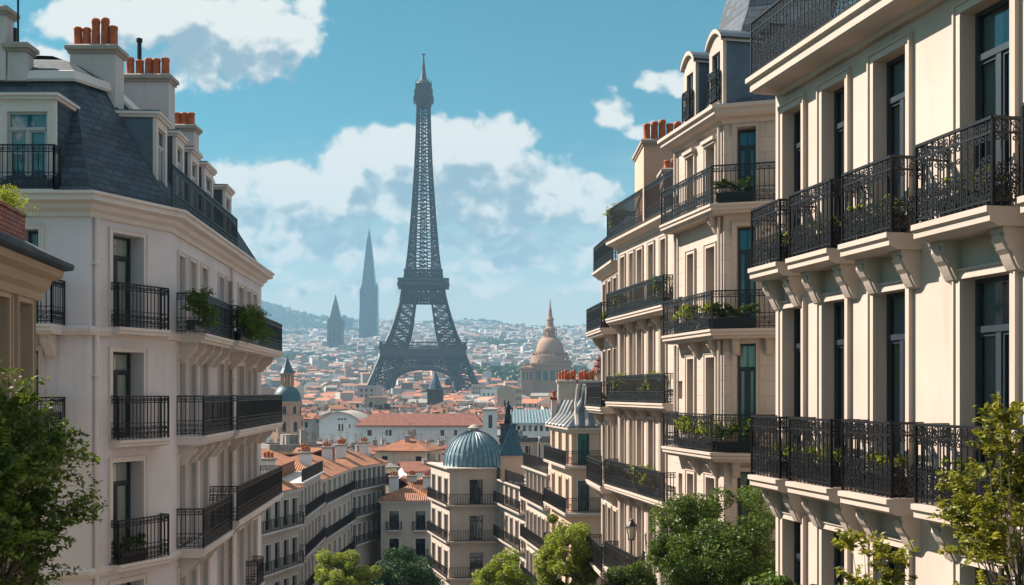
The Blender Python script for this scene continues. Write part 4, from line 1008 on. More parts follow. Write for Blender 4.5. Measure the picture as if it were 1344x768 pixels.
def build_white_halls():
    Y = 270; z = lambda y: PZ(y, Y); x0, x1 = PX(419, Y), PX(471, Y); g = tz(-40, Y)
    B = Bld('town_hall', 'white hall with a rounded gable and dark window groups, left of the long white block', 'building', ((x0+x1)/2, Y, g))
    f = B.facade((x0, Y), (x1, Y), g-1, z(556), .4); F = f['F']; L = F.L
    for (a, b, y0, y1) in ((442,449,566,551.0+5.5),(451,454,566,557),(442,446,553.5,550),):
        pass
    hs = [(F.u(a), F.u(b), z(y0), z(y1)) for a, b, y0, y1 in ((444,446.6,566,556.5),(448.2,450.6,566,556.5),(458,460,562,557))]
    for h in hs: B.window(f, *h, M_FRAME, None, True)
    s = B.facade((x0-1.5, Y+22), (x0, Y), g-1, z(552)); B.facade((x1, Y), (x1, Y+22), g-1, z(556))
    B.walls(M_WHITE)
    n = 14; arc = [(x0+(x1-x0)*i/n, z(556)+(z(541)-z(556))*math.sin(math.pi*(.12+.76*i/n))**1.0) for i in range(n+1)]
    mb = MB(); mb.poly([(x, Y-.01, q) for x, q in arc]+[(x1, Y-.01, z(556)), (x0, Y-.01, z(556))]); B.part('gable', mb, M_WHITE)
    mb = MB()
    for (x, q), (x2, q2) in zip(arc[:-1], arc[1:]): mb.quad((x, Y-.5, q+.12), (x2, Y-.5, q2+.12), (x2, Y+22, q2+.12), (x, Y+22, q+.12)); mb.quad((x, Y-.5, q-.15), (x2, Y-.5, q2-.15), (x2, Y-.5, q2+.12), (x, Y-.5, q+.12))
    B.part('roof', mb, M_CAPST)
    for (a, b, y0, y1) in ((444,446,551.5,549),(448,450,551.5,549),(452,454,551.5,549)):
        mb = MB(); mb.box(PX(a,Y), PX(b,Y), Y-.12, Y-.02, z(y0), z(y1)); B.part('gable_window', mb, M_FRAME)
    # long block with the red roof
    Y = 262; z = lambda y: PZ(y, Y); x0, x1 = PX(469, Y), PX(633, Y); g = tz(-20, Y)
    B = Bld('long_block', 'long white block under one rust red tiled roof, across the middle of the town', 'building', ((x0+x1)/2, Y, g))
    f = B.facade((x0, Y), (x1, Y), g-1, z(558), .35); F = f['F']
    for (a, b) in ((482,488),(506,509),(510,514),(536,540),(541.5,546),(578,583),(596,600),(612,617)): B.window(f, F.u(a), F.u(b), z(572), z(564.5), M_FRAME, None, True)
    B.facade((x1, Y), (x1, Y+13), g-1, z(558)); B.facade((x0, Y+13), (x0, Y), g-1, z(558)); B.walls(M_WHITE)
    mb = MB(); e, rd = z(558.5), z(543.5)
    mb.quad((x0-.6,Y-.7,e),(x1+.6,Y-.7,e),(x1-2,Y+6.5,rd),(x0+2.8,Y+6.5,rd)); mb.quad((x0-.6,Y+13.7,e),(x1+.6,Y+13.7,e),(x1-2,Y+6.5,rd),(x0+2.8,Y+6.5,rd))
    mb.poly([(x0-.6,Y-.7,e),(x0+2.8,Y+6.5,rd),(x0-.6,Y+13.7,e)]); mb.poly([(x1+.6,Y-.7,e),(x1-2,Y+6.5,rd),(x1+.6,Y+13.7,e)]); mb.quad((x0-.6,Y-.7,e-.25),(x1+.6,Y-.7,e-.25),(x1+.6,Y-.7,e),(x0-.6,Y-.7,e)); B.part('roof', mb, M_TILED)
    # teal roofed block
    Y = 210; z = lambda y: PZ(y, Y); x0, x1 = PX(668, Y), PX(724, Y); g = tz(0, Y)
    B = Bld('market_hall', 'grey block with a seamed turquoise metal roof, left of the curving zinc roof', 'building', ((x0+x1)/2, Y, g))
    f = B.facade((x0, Y), (x1, Y), g-1, z(555), .3); F = f['F']
    for k in range(7): B.window(f, .5+k*1.12, 1.1+k*1.12, z(566), z(558.5), M_FRAME, None, True)
    B.facade((x1, Y), (x1, Y+9), g-1, z(555)); B.facade((x0, Y+9), (x0, Y), g-1, z(555)); B.walls(M_WHITE)
    mb = MB(); mb.quad((x0-.3,Y-.5,z(555.5)),(x1+.3,Y-.5,z(555.5)),(x1-.2,Y+6,z(538)),(x0-.2,Y+6,z(538))); mb.quad((x0-.3,Y+10,z(555)),(x1+.3,Y+10,z(555)),(x1-.2,Y+6,z(538)),(x0-.2,Y+6,z(538))); r = B.part('roof', mb, M_TEAL)
    mb = MB()
    for k in range(15): u = k/14; mb.bar((x0-.3+(x1-x0+.6)*u,Y-.52,z(555.5)+.06),(x0-.2+(x1-x0)*u,Y+6,z(538)+.06),.07)
    B.part('roof_seam', mb, M_FRAMEW, r)['kind'] = 'stuff'
    # white stair tower behind the dome and a bronze figure on a plinth
    Y = 150; z = lambda y: PZ(y, Y); x0, x1 = PX(634, Y), PX(652, Y); g = tz(-3, Y)
    B = Bld('stair_tower', 'white stair tower with tall slots, rising directly behind the ribbed blue dome', 'tower', ((x0+x1)/2, Y, g))
    f = B.facade((x0, Y), (x1, Y), g-1, z(538), .3); F = f['F']; B.window(f, .75, 1.3, z(562), z(545), M_FRAME, None, True)
    B.facade((x1, Y), (x1, Y+3), g-1, z(538)); B.facade((x0, Y+3), (x0, Y), g-1, z(538)); B.walls(M_WHITE)
    B.band('roof', [(x0, Y+3), (x0, Y), (x1, Y), (x1, Y+3)], [(.12,z(538)-.1),(.16,z(538)+.1),(.0,z(538)+.2),(-.8,z(538)+.35)], M_CAPST)
    mb = MB(); mb.box(x0+.2,x0+.6,Y+.5,Y+.9,z(538)+.1,z(534)); B.part('chimney', mb, M_WHITE)
    Y = 152; cx = PX(667, Y); z = lambda y: PZ(y, Y); g = tz(cx, Y)
    t = thing('roof_statue', (cx, Y, g), 'dark bronze figure on a tall plinth right of the white stair tower', 'statue')
    off = t.location; mb = MB(); mb.box(cx-1.1,cx+1.1,Y-1.1,Y+1.1,g-1,z(558)); mb.box(cx-1.3,cx+1.3,Y-1.3,Y+1.3,z(558),z(556)); meshobj('plinth', mb.mesh('plinth', M_SLATE, off), t)
    mb = MB(); zz = z(556); h = 3.3
    mb.tube([(cx,Y,zz),(cx+.03,Y,zz+h*.2),(cx-.04,Y,zz+h*.42),(cx,Y,zz+h*.6),(cx+.02,Y,zz+h*.72),(cx,Y,zz+h*.80),(cx,Y,zz+h*.84),(cx,Y,zz+h*.92),(cx,Y,zz+h)], [.62,.56,.42,.38,.46,.30,.13,.2,.06], 10)
    mb.tube([(cx+.3,Y,zz+h*.72),(cx+.62,Y-.1,zz+h*.6),(cx+.5,Y-.4,zz+h*.5)], [.14,.12,.07], 6); mb.tube([(cx-.3,Y,zz+h*.72),(cx-.55,Y,zz+h*.9),(cx-.5,Y-.05,zz+h*1.12)], [.14,.11,.06], 6)
    meshobj('figure', mb.mesh('figure', M_IRON, off, True), t)
    # small spire in front of the iron tower
    Y = 520; cx = PX(571.5, Y); z = lambda y: PZ(y, Y); k = Y/FPX; g = tz(cx, Y)
    B = Bld('church_tower', 'grey church tower with a pointed blue spire, standing under the arch of the iron tower', 'tower', (cx, Y, g))
    f = B.facade((cx-10*k, Y-10*k), (cx+10*k, Y-10*k), g-1, z(512), .5); F = f['F']
    for i in range(3): B.window(f, F.L*(.18+.27*i), F.L*(.28+.27*i), z(522), z(515), M_FRAME, None, True)
    B.facade((cx+10*k, Y-10*k), (cx+10*k, Y+10*k), g-1, z(512)); B.facade((cx-10*k, Y+10*k), (cx-10*k, Y-10*k), g-1, z(512)); B.walls(M_GOTH)
    sq = [(cx-10*k,Y+10*k),(cx-10*k,Y-10*k),(cx+10*k,Y-10*k),(cx+10*k,Y+10*k)]
    B.band('cornice', sq, [(-.1,z(513)),(.5,z(512)),(.5,z(511)),(-3,z(510.5))], M_GOTH)
    mb = MB(); mb.lathe(cx, Y, [(9*k,z(510.5)),(7.5*k,z(506)),(6.6*k,z(503)),(3.2*k,z(495)),(.7*k,z(488)),(0,z(486))], 8); B.part('spire', mb, M_TEALD)
    # red capped turret seen beside the right hand facade
    Y = 120; cx = PX(786, Y); z = lambda y: PZ(y, Y); g = tz(cx, Y); B = Bld('brick_turret', 'rosy turret with rust red cap, half hidden at the right facades', 'tower', (cx, Y, g))
    mb = MB(); mb.lathe(cx, Y, [(.72,g-1),(.72,z(489))], 10); B.part('shaft', mb, M_PINK)
    mb = MB(); mb.lathe(cx, Y, [(.95,z(489.5)),(.85,z(486)),(.55,z(482)),(.6,z(480)),(.3,z(474)),(.36,z(472)),(.08,z(467)),(0,z(464))], 10); B.part('cap', mb, M_TILED)
build_belfry(); build_white_halls()

# ---------------------------------------------------------------- the great iron tower
def build_tower():
    Y = 1035.0; k = Y/FPX; cx = PX(556, Y); z = lambda y: PZ(y, Y); gz = tz(cx, Y)
    t = thing('lattice_tower', (cx, Y, gz), 'tall dark iron lattice tower with arched legs rising over the whole town', 'tower')
    off = t.location
    rot = R(4)
    def W(x, y, h): return (cx+x*math.cos(rot)-y*math.sin(rot), Y+x*math.sin(rot)+y*math.cos(rot), h)
    def prt(name, mb, m=M_TOWER, par=None): return meshobj(name, mb.mesh(name, m, off, uv=False), par or t)
    # outer half width and leg width, by picture row
    rows = [520,508,490,472,452,447,425,398,378,365,340,310,280,250,220,190,165,141]
    ow = [74,69.5,62,55,47.5,44.5,37,29.5,26.5,24.0,20.6,17.8,15.4,13.3,11.4,10.0,9.2,8.6]
    lw = [28,27,26,25,25.5,25.5,22,18.5,17,14,10,8.0,6.6,5.6,4.8,4.2,3.9,3.7]
    zr = [z(r) for r in rows]
    def prof(h):
        return float(np.interp(h, zr, ow))*k, float(np.interp(h, zr, lw))*k
    def truss(mb, sx, sy, levels, rc, rb):
        for a, b in zip(levels[:-1], levels[1:]):
            oa, la = prof(a); ob, lb = prof(b); ca = [oa, oa-la]; cb = [ob, ob-lb]
            cor = [(0,0),(1,0),(1,1),(0,1)]
            pa = [W(sx*ca[i], sy*ca[j], a) for i, j in cor]; pb = [W(sx*cb[i], sy*cb[j], b) for i, j in cor]
            for i in range(4): mb.bar(pa[i], pb[i], rc)
            for i in range(4):
                j = (i+1) % 4; mb.bar(pa[i], pb[j], rb); mb.bar(pa[j], pb[i], rb); mb.bar(pb[i], pb[j], rb*1.2)
    for sx, sy in ((-1,-1),(1,-1),(1,1),(-1,1)):
        mb = MB(); truss(mb, sx, sy, [gz-1]+list(np.linspace(z(508), z(452), 7)), 1.05, .42); leg = prt('leg', mb)
        ob, lb = prof(z(508)); mb = MB(); oc = ob-lb/2; x, y, _ = W(sx*(oc+1), sy*(oc+1), 0); h = lb*.62
        mb.hexa([(x-h,y-h,gz-3),(x+h,y-h,gz-3),(x+h,y+h,gz-3),(x-h,y+h,gz-3),(x-h*.8,y-h*.8,gz+5),(x+h*.8,y-h*.8,gz+5),(x+h*.8,y+h*.8,gz+5),(x-h*.8,y+h*.8,gz+5)]); prt('footing', mb, M_CAPST, leg)
        mb = MB(); truss(mb, sx, sy, list(np.linspace(z(452), z(396), 6))+[z(378)], .95, .40); prt('upper_leg', mb)
        mb = MB(); truss(mb, sx, sy, list(np.linspace(z(366), z(141), 30)), .58, .30); prt('pillar', mb)
    # bracing between the corner pillars, and the lift shaft
    mb = MB(); lv = list(np.linspace(z(366), z(141), 19))
    for a, b in zip(lv[:-1], lv[1:]):
        oa, la = prof(a); ob, lb = prof(b)
        for (s, e) in (((-1,-1),(1,-1)),((1,-1),(1,1)),((1,1),(-1,1)),((-1,1),(-1,-1))):
            p0, p1, q0, q1 = W(s[0]*oa,s[1]*oa,a), W(e[0]*oa,e[1]*oa,a), W(s[0]*ob,s[1]*ob,b), W(e[0]*ob,e[1]*ob,b)
            mb.bar(p0, q1, .40); mb.bar(p1, q0, .40); mb.bar(q0, q1, .48)
    prt('cross_bracing', mb)
    mb = MB(); lv = list(np.linspace(z(366), z(141), 40))
    for a, b in zip(lv[:-1], lv[1:]):
        s = prof(a)[0]*.17+.9
        c = [W(-s,-s,a),W(s,-s,a),W(s,s,a),W(-s,s,a)]; d = [W(-s,-s,b),W(s,-s,b),W(s,s,b),W(-s,s,b)]
        for i in range(4): mb.bar(c[i], d[i], .5); mb.bar(c[i], d[(i+1) % 4], .4); mb.bar(d[i], d[(i+1) % 4], .4)
    prt('lift_shaft', mb)
    def ringbox(mb, o, inn, h0, h1):
        for i in range(4):
            a = [(-1,-1),(1,-1),(1,1),(-1,1)]; s, e = a[i], a[(i+1) % 4]
            mb.hexa([W(s[0]*o,s[1]*o,h0),W(e[0]*o,e[1]*o,h0),W(e[0]*inn,e[1]*inn,h0),W(s[0]*inn,s[1]*inn,h0),W(s[0]*o,s[1]*o,h1),W(e[0]*o,e[1]*o,h1),W(e[0]*inn,e[1]*inn,h1),W(s[0]*inn,s[1]*inn,h1)])
    def girder(mb, o0, o1, h0, h1, n, r):
        a = [(-1,-1),(1,-1),(1,1),(-1,1)]
        for i in range(4):
            s, e = a[i], a[(i+1) % 4]; lerp = lambda o, f, h: W(o*(s[0]+(e[0]-s[0])*f), o*(s[1]+(e[1]-s[1])*f), h)
            for kx in range(n):
                f, g = kx/n, (kx+1)/n; mb.bar(lerp(o0,f,h0), lerp(o1,g,h1), r); mb.bar(lerp(o0,g,h0), lerp(o1,f,h1), r); mb.bar(lerp(o0,f,h0), lerp(o1,f,h1), r)
            mb.bar(lerp(o0,0,h0), lerp(o0,1,h0), r*1.6); mb.bar(lerp(o1,0,h1), lerp(o1,1,h1), r*1.6)
    # first platform: deck, frieze, open gallery
    mb = MB(); ringbox(mb, 54.5*k, 45*k, z(469.5), z(460)); ringbox(mb, 56*k, 52*k, z(459.5), z(458)); ringbox(mb, 55*k, 52.5*k, z(452.5), z(451))
    for i in range(48):
        f = -1+2*(i+.5)/48
        for (x, y) in ((f,-1),(f,1),(-1,f),(1,f)): mb.bar(W(x*54.5*k,y*54.5*k,z(459)), W(x*54.5*k,y*54.5*k,z(452)), .35)
    prt('first_platform', mb, M_TOWERL)
    mb = MB(); girder(mb, 57.5*k, 55*k, z(477.5), z(470.5), 17, .40); prt('girder', mb)
    mb = MB(); ringbox(mb, 33*k, 30.5*k, z(371), z(368)); ringbox(mb, 30*k, 9*k, z(376), z(370.5)); ringbox(mb, 33.5*k, 29*k, z(377), z(374)); prt('second_platform', mb, M_TOWERL)
    mb = MB(); girder(mb, 30*k, 28*k, z(396), z(388), 14, .5); girder(mb, 28*k, 27.2*k, z(387.5), z(378), 9, .6); ringbox(mb, 30*k, 27*k, z(397.5), z(395.5)); ringbox(mb, 28.8*k, 26*k, z(388.5), z(386.5)); prt('girder', mb)
    mb = MB(); girder(mb, 24.5*k, 24*k, z(366), z(357), 8, .6); prt('girder', mb)
    # the four arches with their latticed spandrels
    a = [(-1,-1),(1,-1),(1,1),(-1,1)]
    for i in range(4):
        s, e = a[i], a[(i+1) % 4]; mb = MB(); n = 30; inner = []; outer = []
        for j in range(n+1):
            th = math.pi*j/n; r0, r1 = 46.5, 52
            yy = 509-math.sin(th)*26.0; yo = 509-math.sin(th)*33.5; xx = -math.cos(th)*r0; xo = -math.cos(th)*r1
            def pt(x, row):
                o = prof(z(row))[0]/k if row > 470 else 56.0
                o = o-1.0; f = x/o; nx, ny = (s[0]+e[0])/2, (s[1]+e[1])/2; tx, ty = (e[0]-s[0])/2, (e[1]-s[1])/2
                return W((nx*o+tx*x)*k, (ny*o+ty*x)*k, z(row))
            inner.append(pt(xx, yy)); outer.append(pt(xo, yo))
        for j in range(n):
            mb.bar(inner[j], inner[j+1], 1.5); mb.bar(outer[j], outer[j+1], 1.0); mb.bar(inner[j], outer[j+1], .32); mb.bar(outer[j], inner[j+1], .32)
        for j in range(4, n-3, 2):
            x, y, h = outer[j]; top = z(477.5)
            if h < top-1: mb.bar(outer[j], (x, y, top), .32); mb.bar(outer[j], (outer[j+1][0], outer[j+1][1], top), .26)
        prt('arch', mb, M_TOWERL)
    mb = MB(); ringbox(mb, 12*k, 1*k, z(131), z(120)); ringbox(mb, 13.2*k, 9*k, z(133), z(130)); 
    q = [W(sx*9*k, sy*9*k, z(141)) for sx, sy in a]+[W(sx*12*k, sy*12*k, z(131)) for sx, sy in a]; mb.hexa(q); prt('top_gallery', mb)
    mb = MB(); ringbox(mb, 10.5*k, 0.5*k, z(120), z(112)); mb.lathe(W(0,0,0)[0], W(0,0,0)[1], [(10.5*k,z(113)),(11.3*k,z(112)),(10*k,z(109)),(7*k,z(107)),(4.5*k,z(104)),(3.6*k,z(100)),(2.6*k,z(94))], 12)
    for i in range(8): aa = i*math.pi/4; x, y = W(0,0,0)[:2]; mb.bar((x+math.cos(aa)*10*k,y+math.sin(aa)*10*k,z(112)),(x+math.cos(aa)*10*k,y+math.sin(aa)*10*k,z(105)),.3)
    prt('cupola', mb)
    mb = MB(); x, y, _ = W(0,0,0); mb.lathe(x, y, [(2.7*k,z(95)),(2.0*k,z(90)),(2.4*k,z(89)),(1.3*k,z(82)),(.8*k,z(75)),(.8*k,z(72.5)),(2.4*k,z(72)),(2.4*k,z(71.2)),(0,z(71))], 8); prt('antenna', mb)
build_tower()

# ---------------------------------------------------------------- domed church
def build_basilica():
    Y = 900; k = Y/FPX; cx = PX(722, Y); z = lambda y: PZ(y, Y); g = tz(cx, Y)
    B = Bld('domed_church', 'pinkish stone domed church with a tall needle lantern, right of the iron tower', 'church', (cx, Y, g))
    off = B.off
    x0, x1 = PX(690.5, Y), PX(748, Y); y0 = Y-18
    f = B.facade((x0, y0), (x1, y0), g-1, z(480), .9); F = f['F']; B.facade((x1, y0), (x1, Y+20), g-1, z(480)); B.facade((x0, Y+20), (x0, y0), g-1, z(480))
    for i in range(6): B.window(f, F.L*(.07+.155*i), F.L*(.07+.155*i)+3.6, z(500), z(487), M_FRAME, None, True)
    x2 = PX(683.5, Y); h = B.facade((x2, y0-5), (PX(700, Y), y0-5), g-1, z(484), .8); B.facade((x2, Y), (x2, y0-5), g-1, z(484)); B.facade((PX(700,Y), y0-5), (PX(700,Y), y0), g-1, z(484))
    for i in range(3): B.window(h, 1.2+3.2*i, 2.9+3.2*i, z(499), z(489), M_FRAME, None, True)
    B.walls(M_BASIL)
    B.band('cornice', [(x0,Y+20),(x0,y0),(x1,y0),(x1,Y+20)], [(-.2,z(482)),(.8,z(481)),(1.1,z(479)),(1.1,z(477.5)),(-14,z(477))], M_BASIL)
    B.band('cornice', [(x2,Y),(x2,y0-5),(PX(700,Y),y0-5),(PX(700,Y),y0)], [(-.2,z(486)),(.8,z(485)),(1,z(483)),(-3,z(481)),(-6,z(479))], M_BASIL)
    mb = MB(); r = 25*k
    mb.lathe(cx, Y, [(r*1.06,z(478)),(r*1.06,z(475)),(r,z(475)),(r,z(467.5)),(r*.93,z(467)),(r*.78,z(466)),(r*.78,z(464))], 32); B.part('drum', mb, M_BASIL)
    mb = MB()
    for i in range(28): a = 2*math.pi*i/28; p = (cx+math.cos(a)*r*.9, Y+math.sin(a)*r*.9); mb.bar(p+(z(468),), p+(z(462.5),), .55)
    mb.lathe(cx, Y, [(r*.93,z(464.2)),(r*.93,z(463)),(r*.86,z(463)),(r*.86,z(464.2))], 32); o = B.part('balustrade', mb, M_BASIL); o['kind'] = 'stuff'
    ring_windows(B, cx, Y, r*.985, z(474), z(468.5), 20, 2.2, M_FRAME)
    mb = MB(); d = 18*k; mb.lathe(cx, Y, [(d*1.0,z(468)),(d*1.03,z(463)),(d*1.02,z(459)),(d*.94,z(453)),(d*.80,z(448)),(d*.6,z(444.5)),(d*.42,z(443))], 32); B.part('dome', mb, M_BASIL, None, True)
    mb = MB(); q = 8.5*k
    mb.lathe(cx, Y, [(q,z(443.5)),(q*1.05,z(442)),(q*.8,z(441)),(q*.72,z(434)),(q*.9,z(433)),(q*.85,z(431)),(q*.55,z(429)),(q*.5,z(421)),(q*.62,z(420)),(q*.55,z(418.5)),(q*.36,z(416)),(q*.26,z(410)),(q*.30,z(409)),(q*.14,z(403)),(q*.08,z(396)),(0,z(392))], 12); B.part('lantern', mb, M_BASIL)
    for i in range(8):
        a = i*math.pi/4; mb = MB(); p = (cx+math.cos(a)*q*.95, Y+math.sin(a)*q*.95); mb.bar(p+(z(442),), p+(z(434),), .5); mb.lathe(p[0], p[1], [(.6,z(434)),(.3,z(432)),(0,z(430))], 6); B.part('pinnacle', mb, M_BASIL)
    for (px, yy) in ((688,484),(697,484),(706,478),(741,478),(747,478)):
        x = PX(px, Y); mb = MB(); mb.lathe(x, y0+(1 if px > 700 else -4), [(.9,z(yy)),(.9,z(yy-4)),(1.1,z(yy-4.5)),(.3,z(yy-6.5)),(0,z(yy-8))], 8); B.part('pinnacle', mb, M_BASIL)
build_basilica()

# ---------------------------------------------------------------- far towers in the haze
def build_far():
    Y = 2500; k = Y/FPX; cx = PX(440.5, Y); z = lambda y: PZ(y, Y); g = tz(cx, Y)
    B = Bld('gothic_tower', 'sooty stepped stone tower with a tapering spire, hazy on the left skyline', 'tower', (cx, Y, g))
    mb = MB(); s = lambda w, a, b: mb.box(cx-w*k, cx+w*k, Y-w*k, Y+w*k, z(a), z(b))
    mb.box(cx-9.5*k, cx+9.5*k, Y-9.5*k, Y+9.5*k, g-3, z(430)); s(9.9, 430, 428); s(8.6, 428, 420); B.part('shaft', mb, M_GOTH)
    mb = MB(); q = [(8.6,420),(6.2,413),(6.6,412.5),(4.2,404),(4.6,403.5),(2.4,396),(.5,388),(0,386)]; mb.lathe(cx, Y, [(w*k*1.25, z(y)) for w, y in q], 4, a0=math.pi/4, a1=2*math.pi+math.pi/4); B.part('spire', mb, M_GOTH)
    for sx in (-1, 1):
        for sy in (-1, 1): mb = MB(); mb.lathe(cx+sx*8.6*k, Y+sy*8.6*k, [(1.5*k,z(430)),(1.5*k,z(423)),(0,z(417))], 6); B.part('pinnacle', mb, M_GOTH)
    for i in range(3): mb = MB(); x = cx+(i-1)*5.4*k; mb.box(x-1.2*k, x+1.2*k, Y-9.7*k, Y-9.4*k, z(449), z(435)); B.part('louvre', mb, M_DARK)
    Y = 3000; k = Y/FPX; cx = PX(484.5, Y); z = lambda y: PZ(y, Y); g = tz(cx, Y)
    B = Bld('skyscraper', 'very tall blue grey skyscraper tapering to a needle, left of the iron tower', 'skyscraper', (cx, Y, g))
    mb = MB(); mb.lathe(cx, Y, [(w*k*1.3, zz) for w, zz in ((14.2,g-5),(13,z(437)),(12.2,z(410)),(10.2,z(385)),(6.8,z(350)),(3.8,z(322)),(2.2,z(312)))], 4, a0=math.pi/4, a1=2*math.pi+math.pi/4); B.part('body', mb, M_SHARD)
    mb = MB(); mb.lathe(cx, Y, [(2.2*k,z(313)),(1.6*k,z(308)),(.5*k,z(302)),(0,z(298))], 6); B.part('needle', mb, M_SHARD)
    for sx, t0 in ((-1, 376), (1, 372)):
        mb = MB(); mb.box(cx+sx*10.4*k-1.1*k, cx+sx*10.4*k+1.1*k, Y-7*k, Y+7*k, g-5, z(t0+4)); mb.lathe(cx+sx*10.4*k, Y, [(1.5*k,z(t0+4)),(0,z(t0-3))], 4, a0=math.pi/4, a1=2*math.pi+math.pi/4); B.part('fin', mb, M_SHARD)
    for i in range(5): 
        mb = MB(); x = cx+(i-2)*4.2*k; mb.bar((x,Y-15*k,g),(cx+(i-2)*1.2*k,Y-6*k,z(345)),.9*k); B.part('mullion', mb, M_GOTH)
    for (px, top, w, dd, lab) in ((452,416,4.2,4300,'slim pale tower block fading into haze beside the glass skyscraper'),(460,421,3.6,4350,'short pale tower block between the slim one and the glass skyscraper')):
        x = PX(px, dd); kk = dd/FPX; gg = tz(x, dd); B = Bld('tower_block', lab, 'tower block', (x, dd, gg)); mb = MB(); mb.box(x-w*kk,x+w*kk,dd-w*kk,dd+w*kk,gg-5,PZ(top,dd)); B.part('body', mb, M_SHARD); mb = MB(); mb.box(x-w*kk*.5,x+w*kk*.5,dd-w*kk*.5,dd+w*kk*.5,PZ(top,dd),PZ(top-2.5,dd)); B.part('plant_room', mb, M_SHARD)
    dd = 5300; x = PX(611, dd); gg = tz(x, dd); B = Bld('hill_tower', 'tiny lone tower on the hill crest right of the iron tower', 'tower', (x, dd, gg)); mb = MB(); mb.box(x-5,x+5,dd-5,dd+5,gg-10,PZ(420,dd)); mb.box(x-8,x+8,dd-8,dd+8,PZ(420,dd),PZ(417.5,dd)); B.part('shaft', mb, M_GOTH)
    for (l, r, t, dd, lab, col) in ((625,633,470,1750,'rosy slab block on the slope right of the iron tower','p'),(634,641,468,1780,'rosy stepped slab beside the first rosy slab on the slope','p'),(668,677,436,3700,'pale slab block high on the far slope left of the church needle','w'),(679,700,441,3650,'wide pale slab block low on the far slope behind the church lantern','w')):
        kk = dd/FPX; x0, x1 = PX(l, dd), PX(r, dd); gg = min(tz(x0, dd), tz(x1, dd)); B = Bld('slab_block', lab, 'tower block', ((x0+x1)/2, dd, gg)); f = B.facade((x0,dd),(x1,dd),gg-5,PZ(t,dd),1.0); L = f['F'].L; n = max(2, int(L/6)); H = PZ(t,dd)-gg
        for i in range(n):
            for j in range(max(2, int(H/9))): u = L*(i+.5)/n; f['holes'].append((u-1.4, u+1.4, gg+4+j*8.0, gg+8.5+j*8.0)) if gg+8.5+j*8 < PZ(t,dd)-1 else None
        B.facade((x1,dd),(x1,dd+14),gg-5,PZ(t,dd)); B.facade((x0,dd+14),(x0,dd),gg-5,PZ(t,dd)); B.caps.append([(x0,dd,PZ(t,dd)),(x1,dd,PZ(t,dd)),(x1,dd+14,PZ(t,dd)),(x0,dd+14,PZ(t,dd))]); B.walls(M_PINK if col == 'p' else M_WHITE)
build_far()
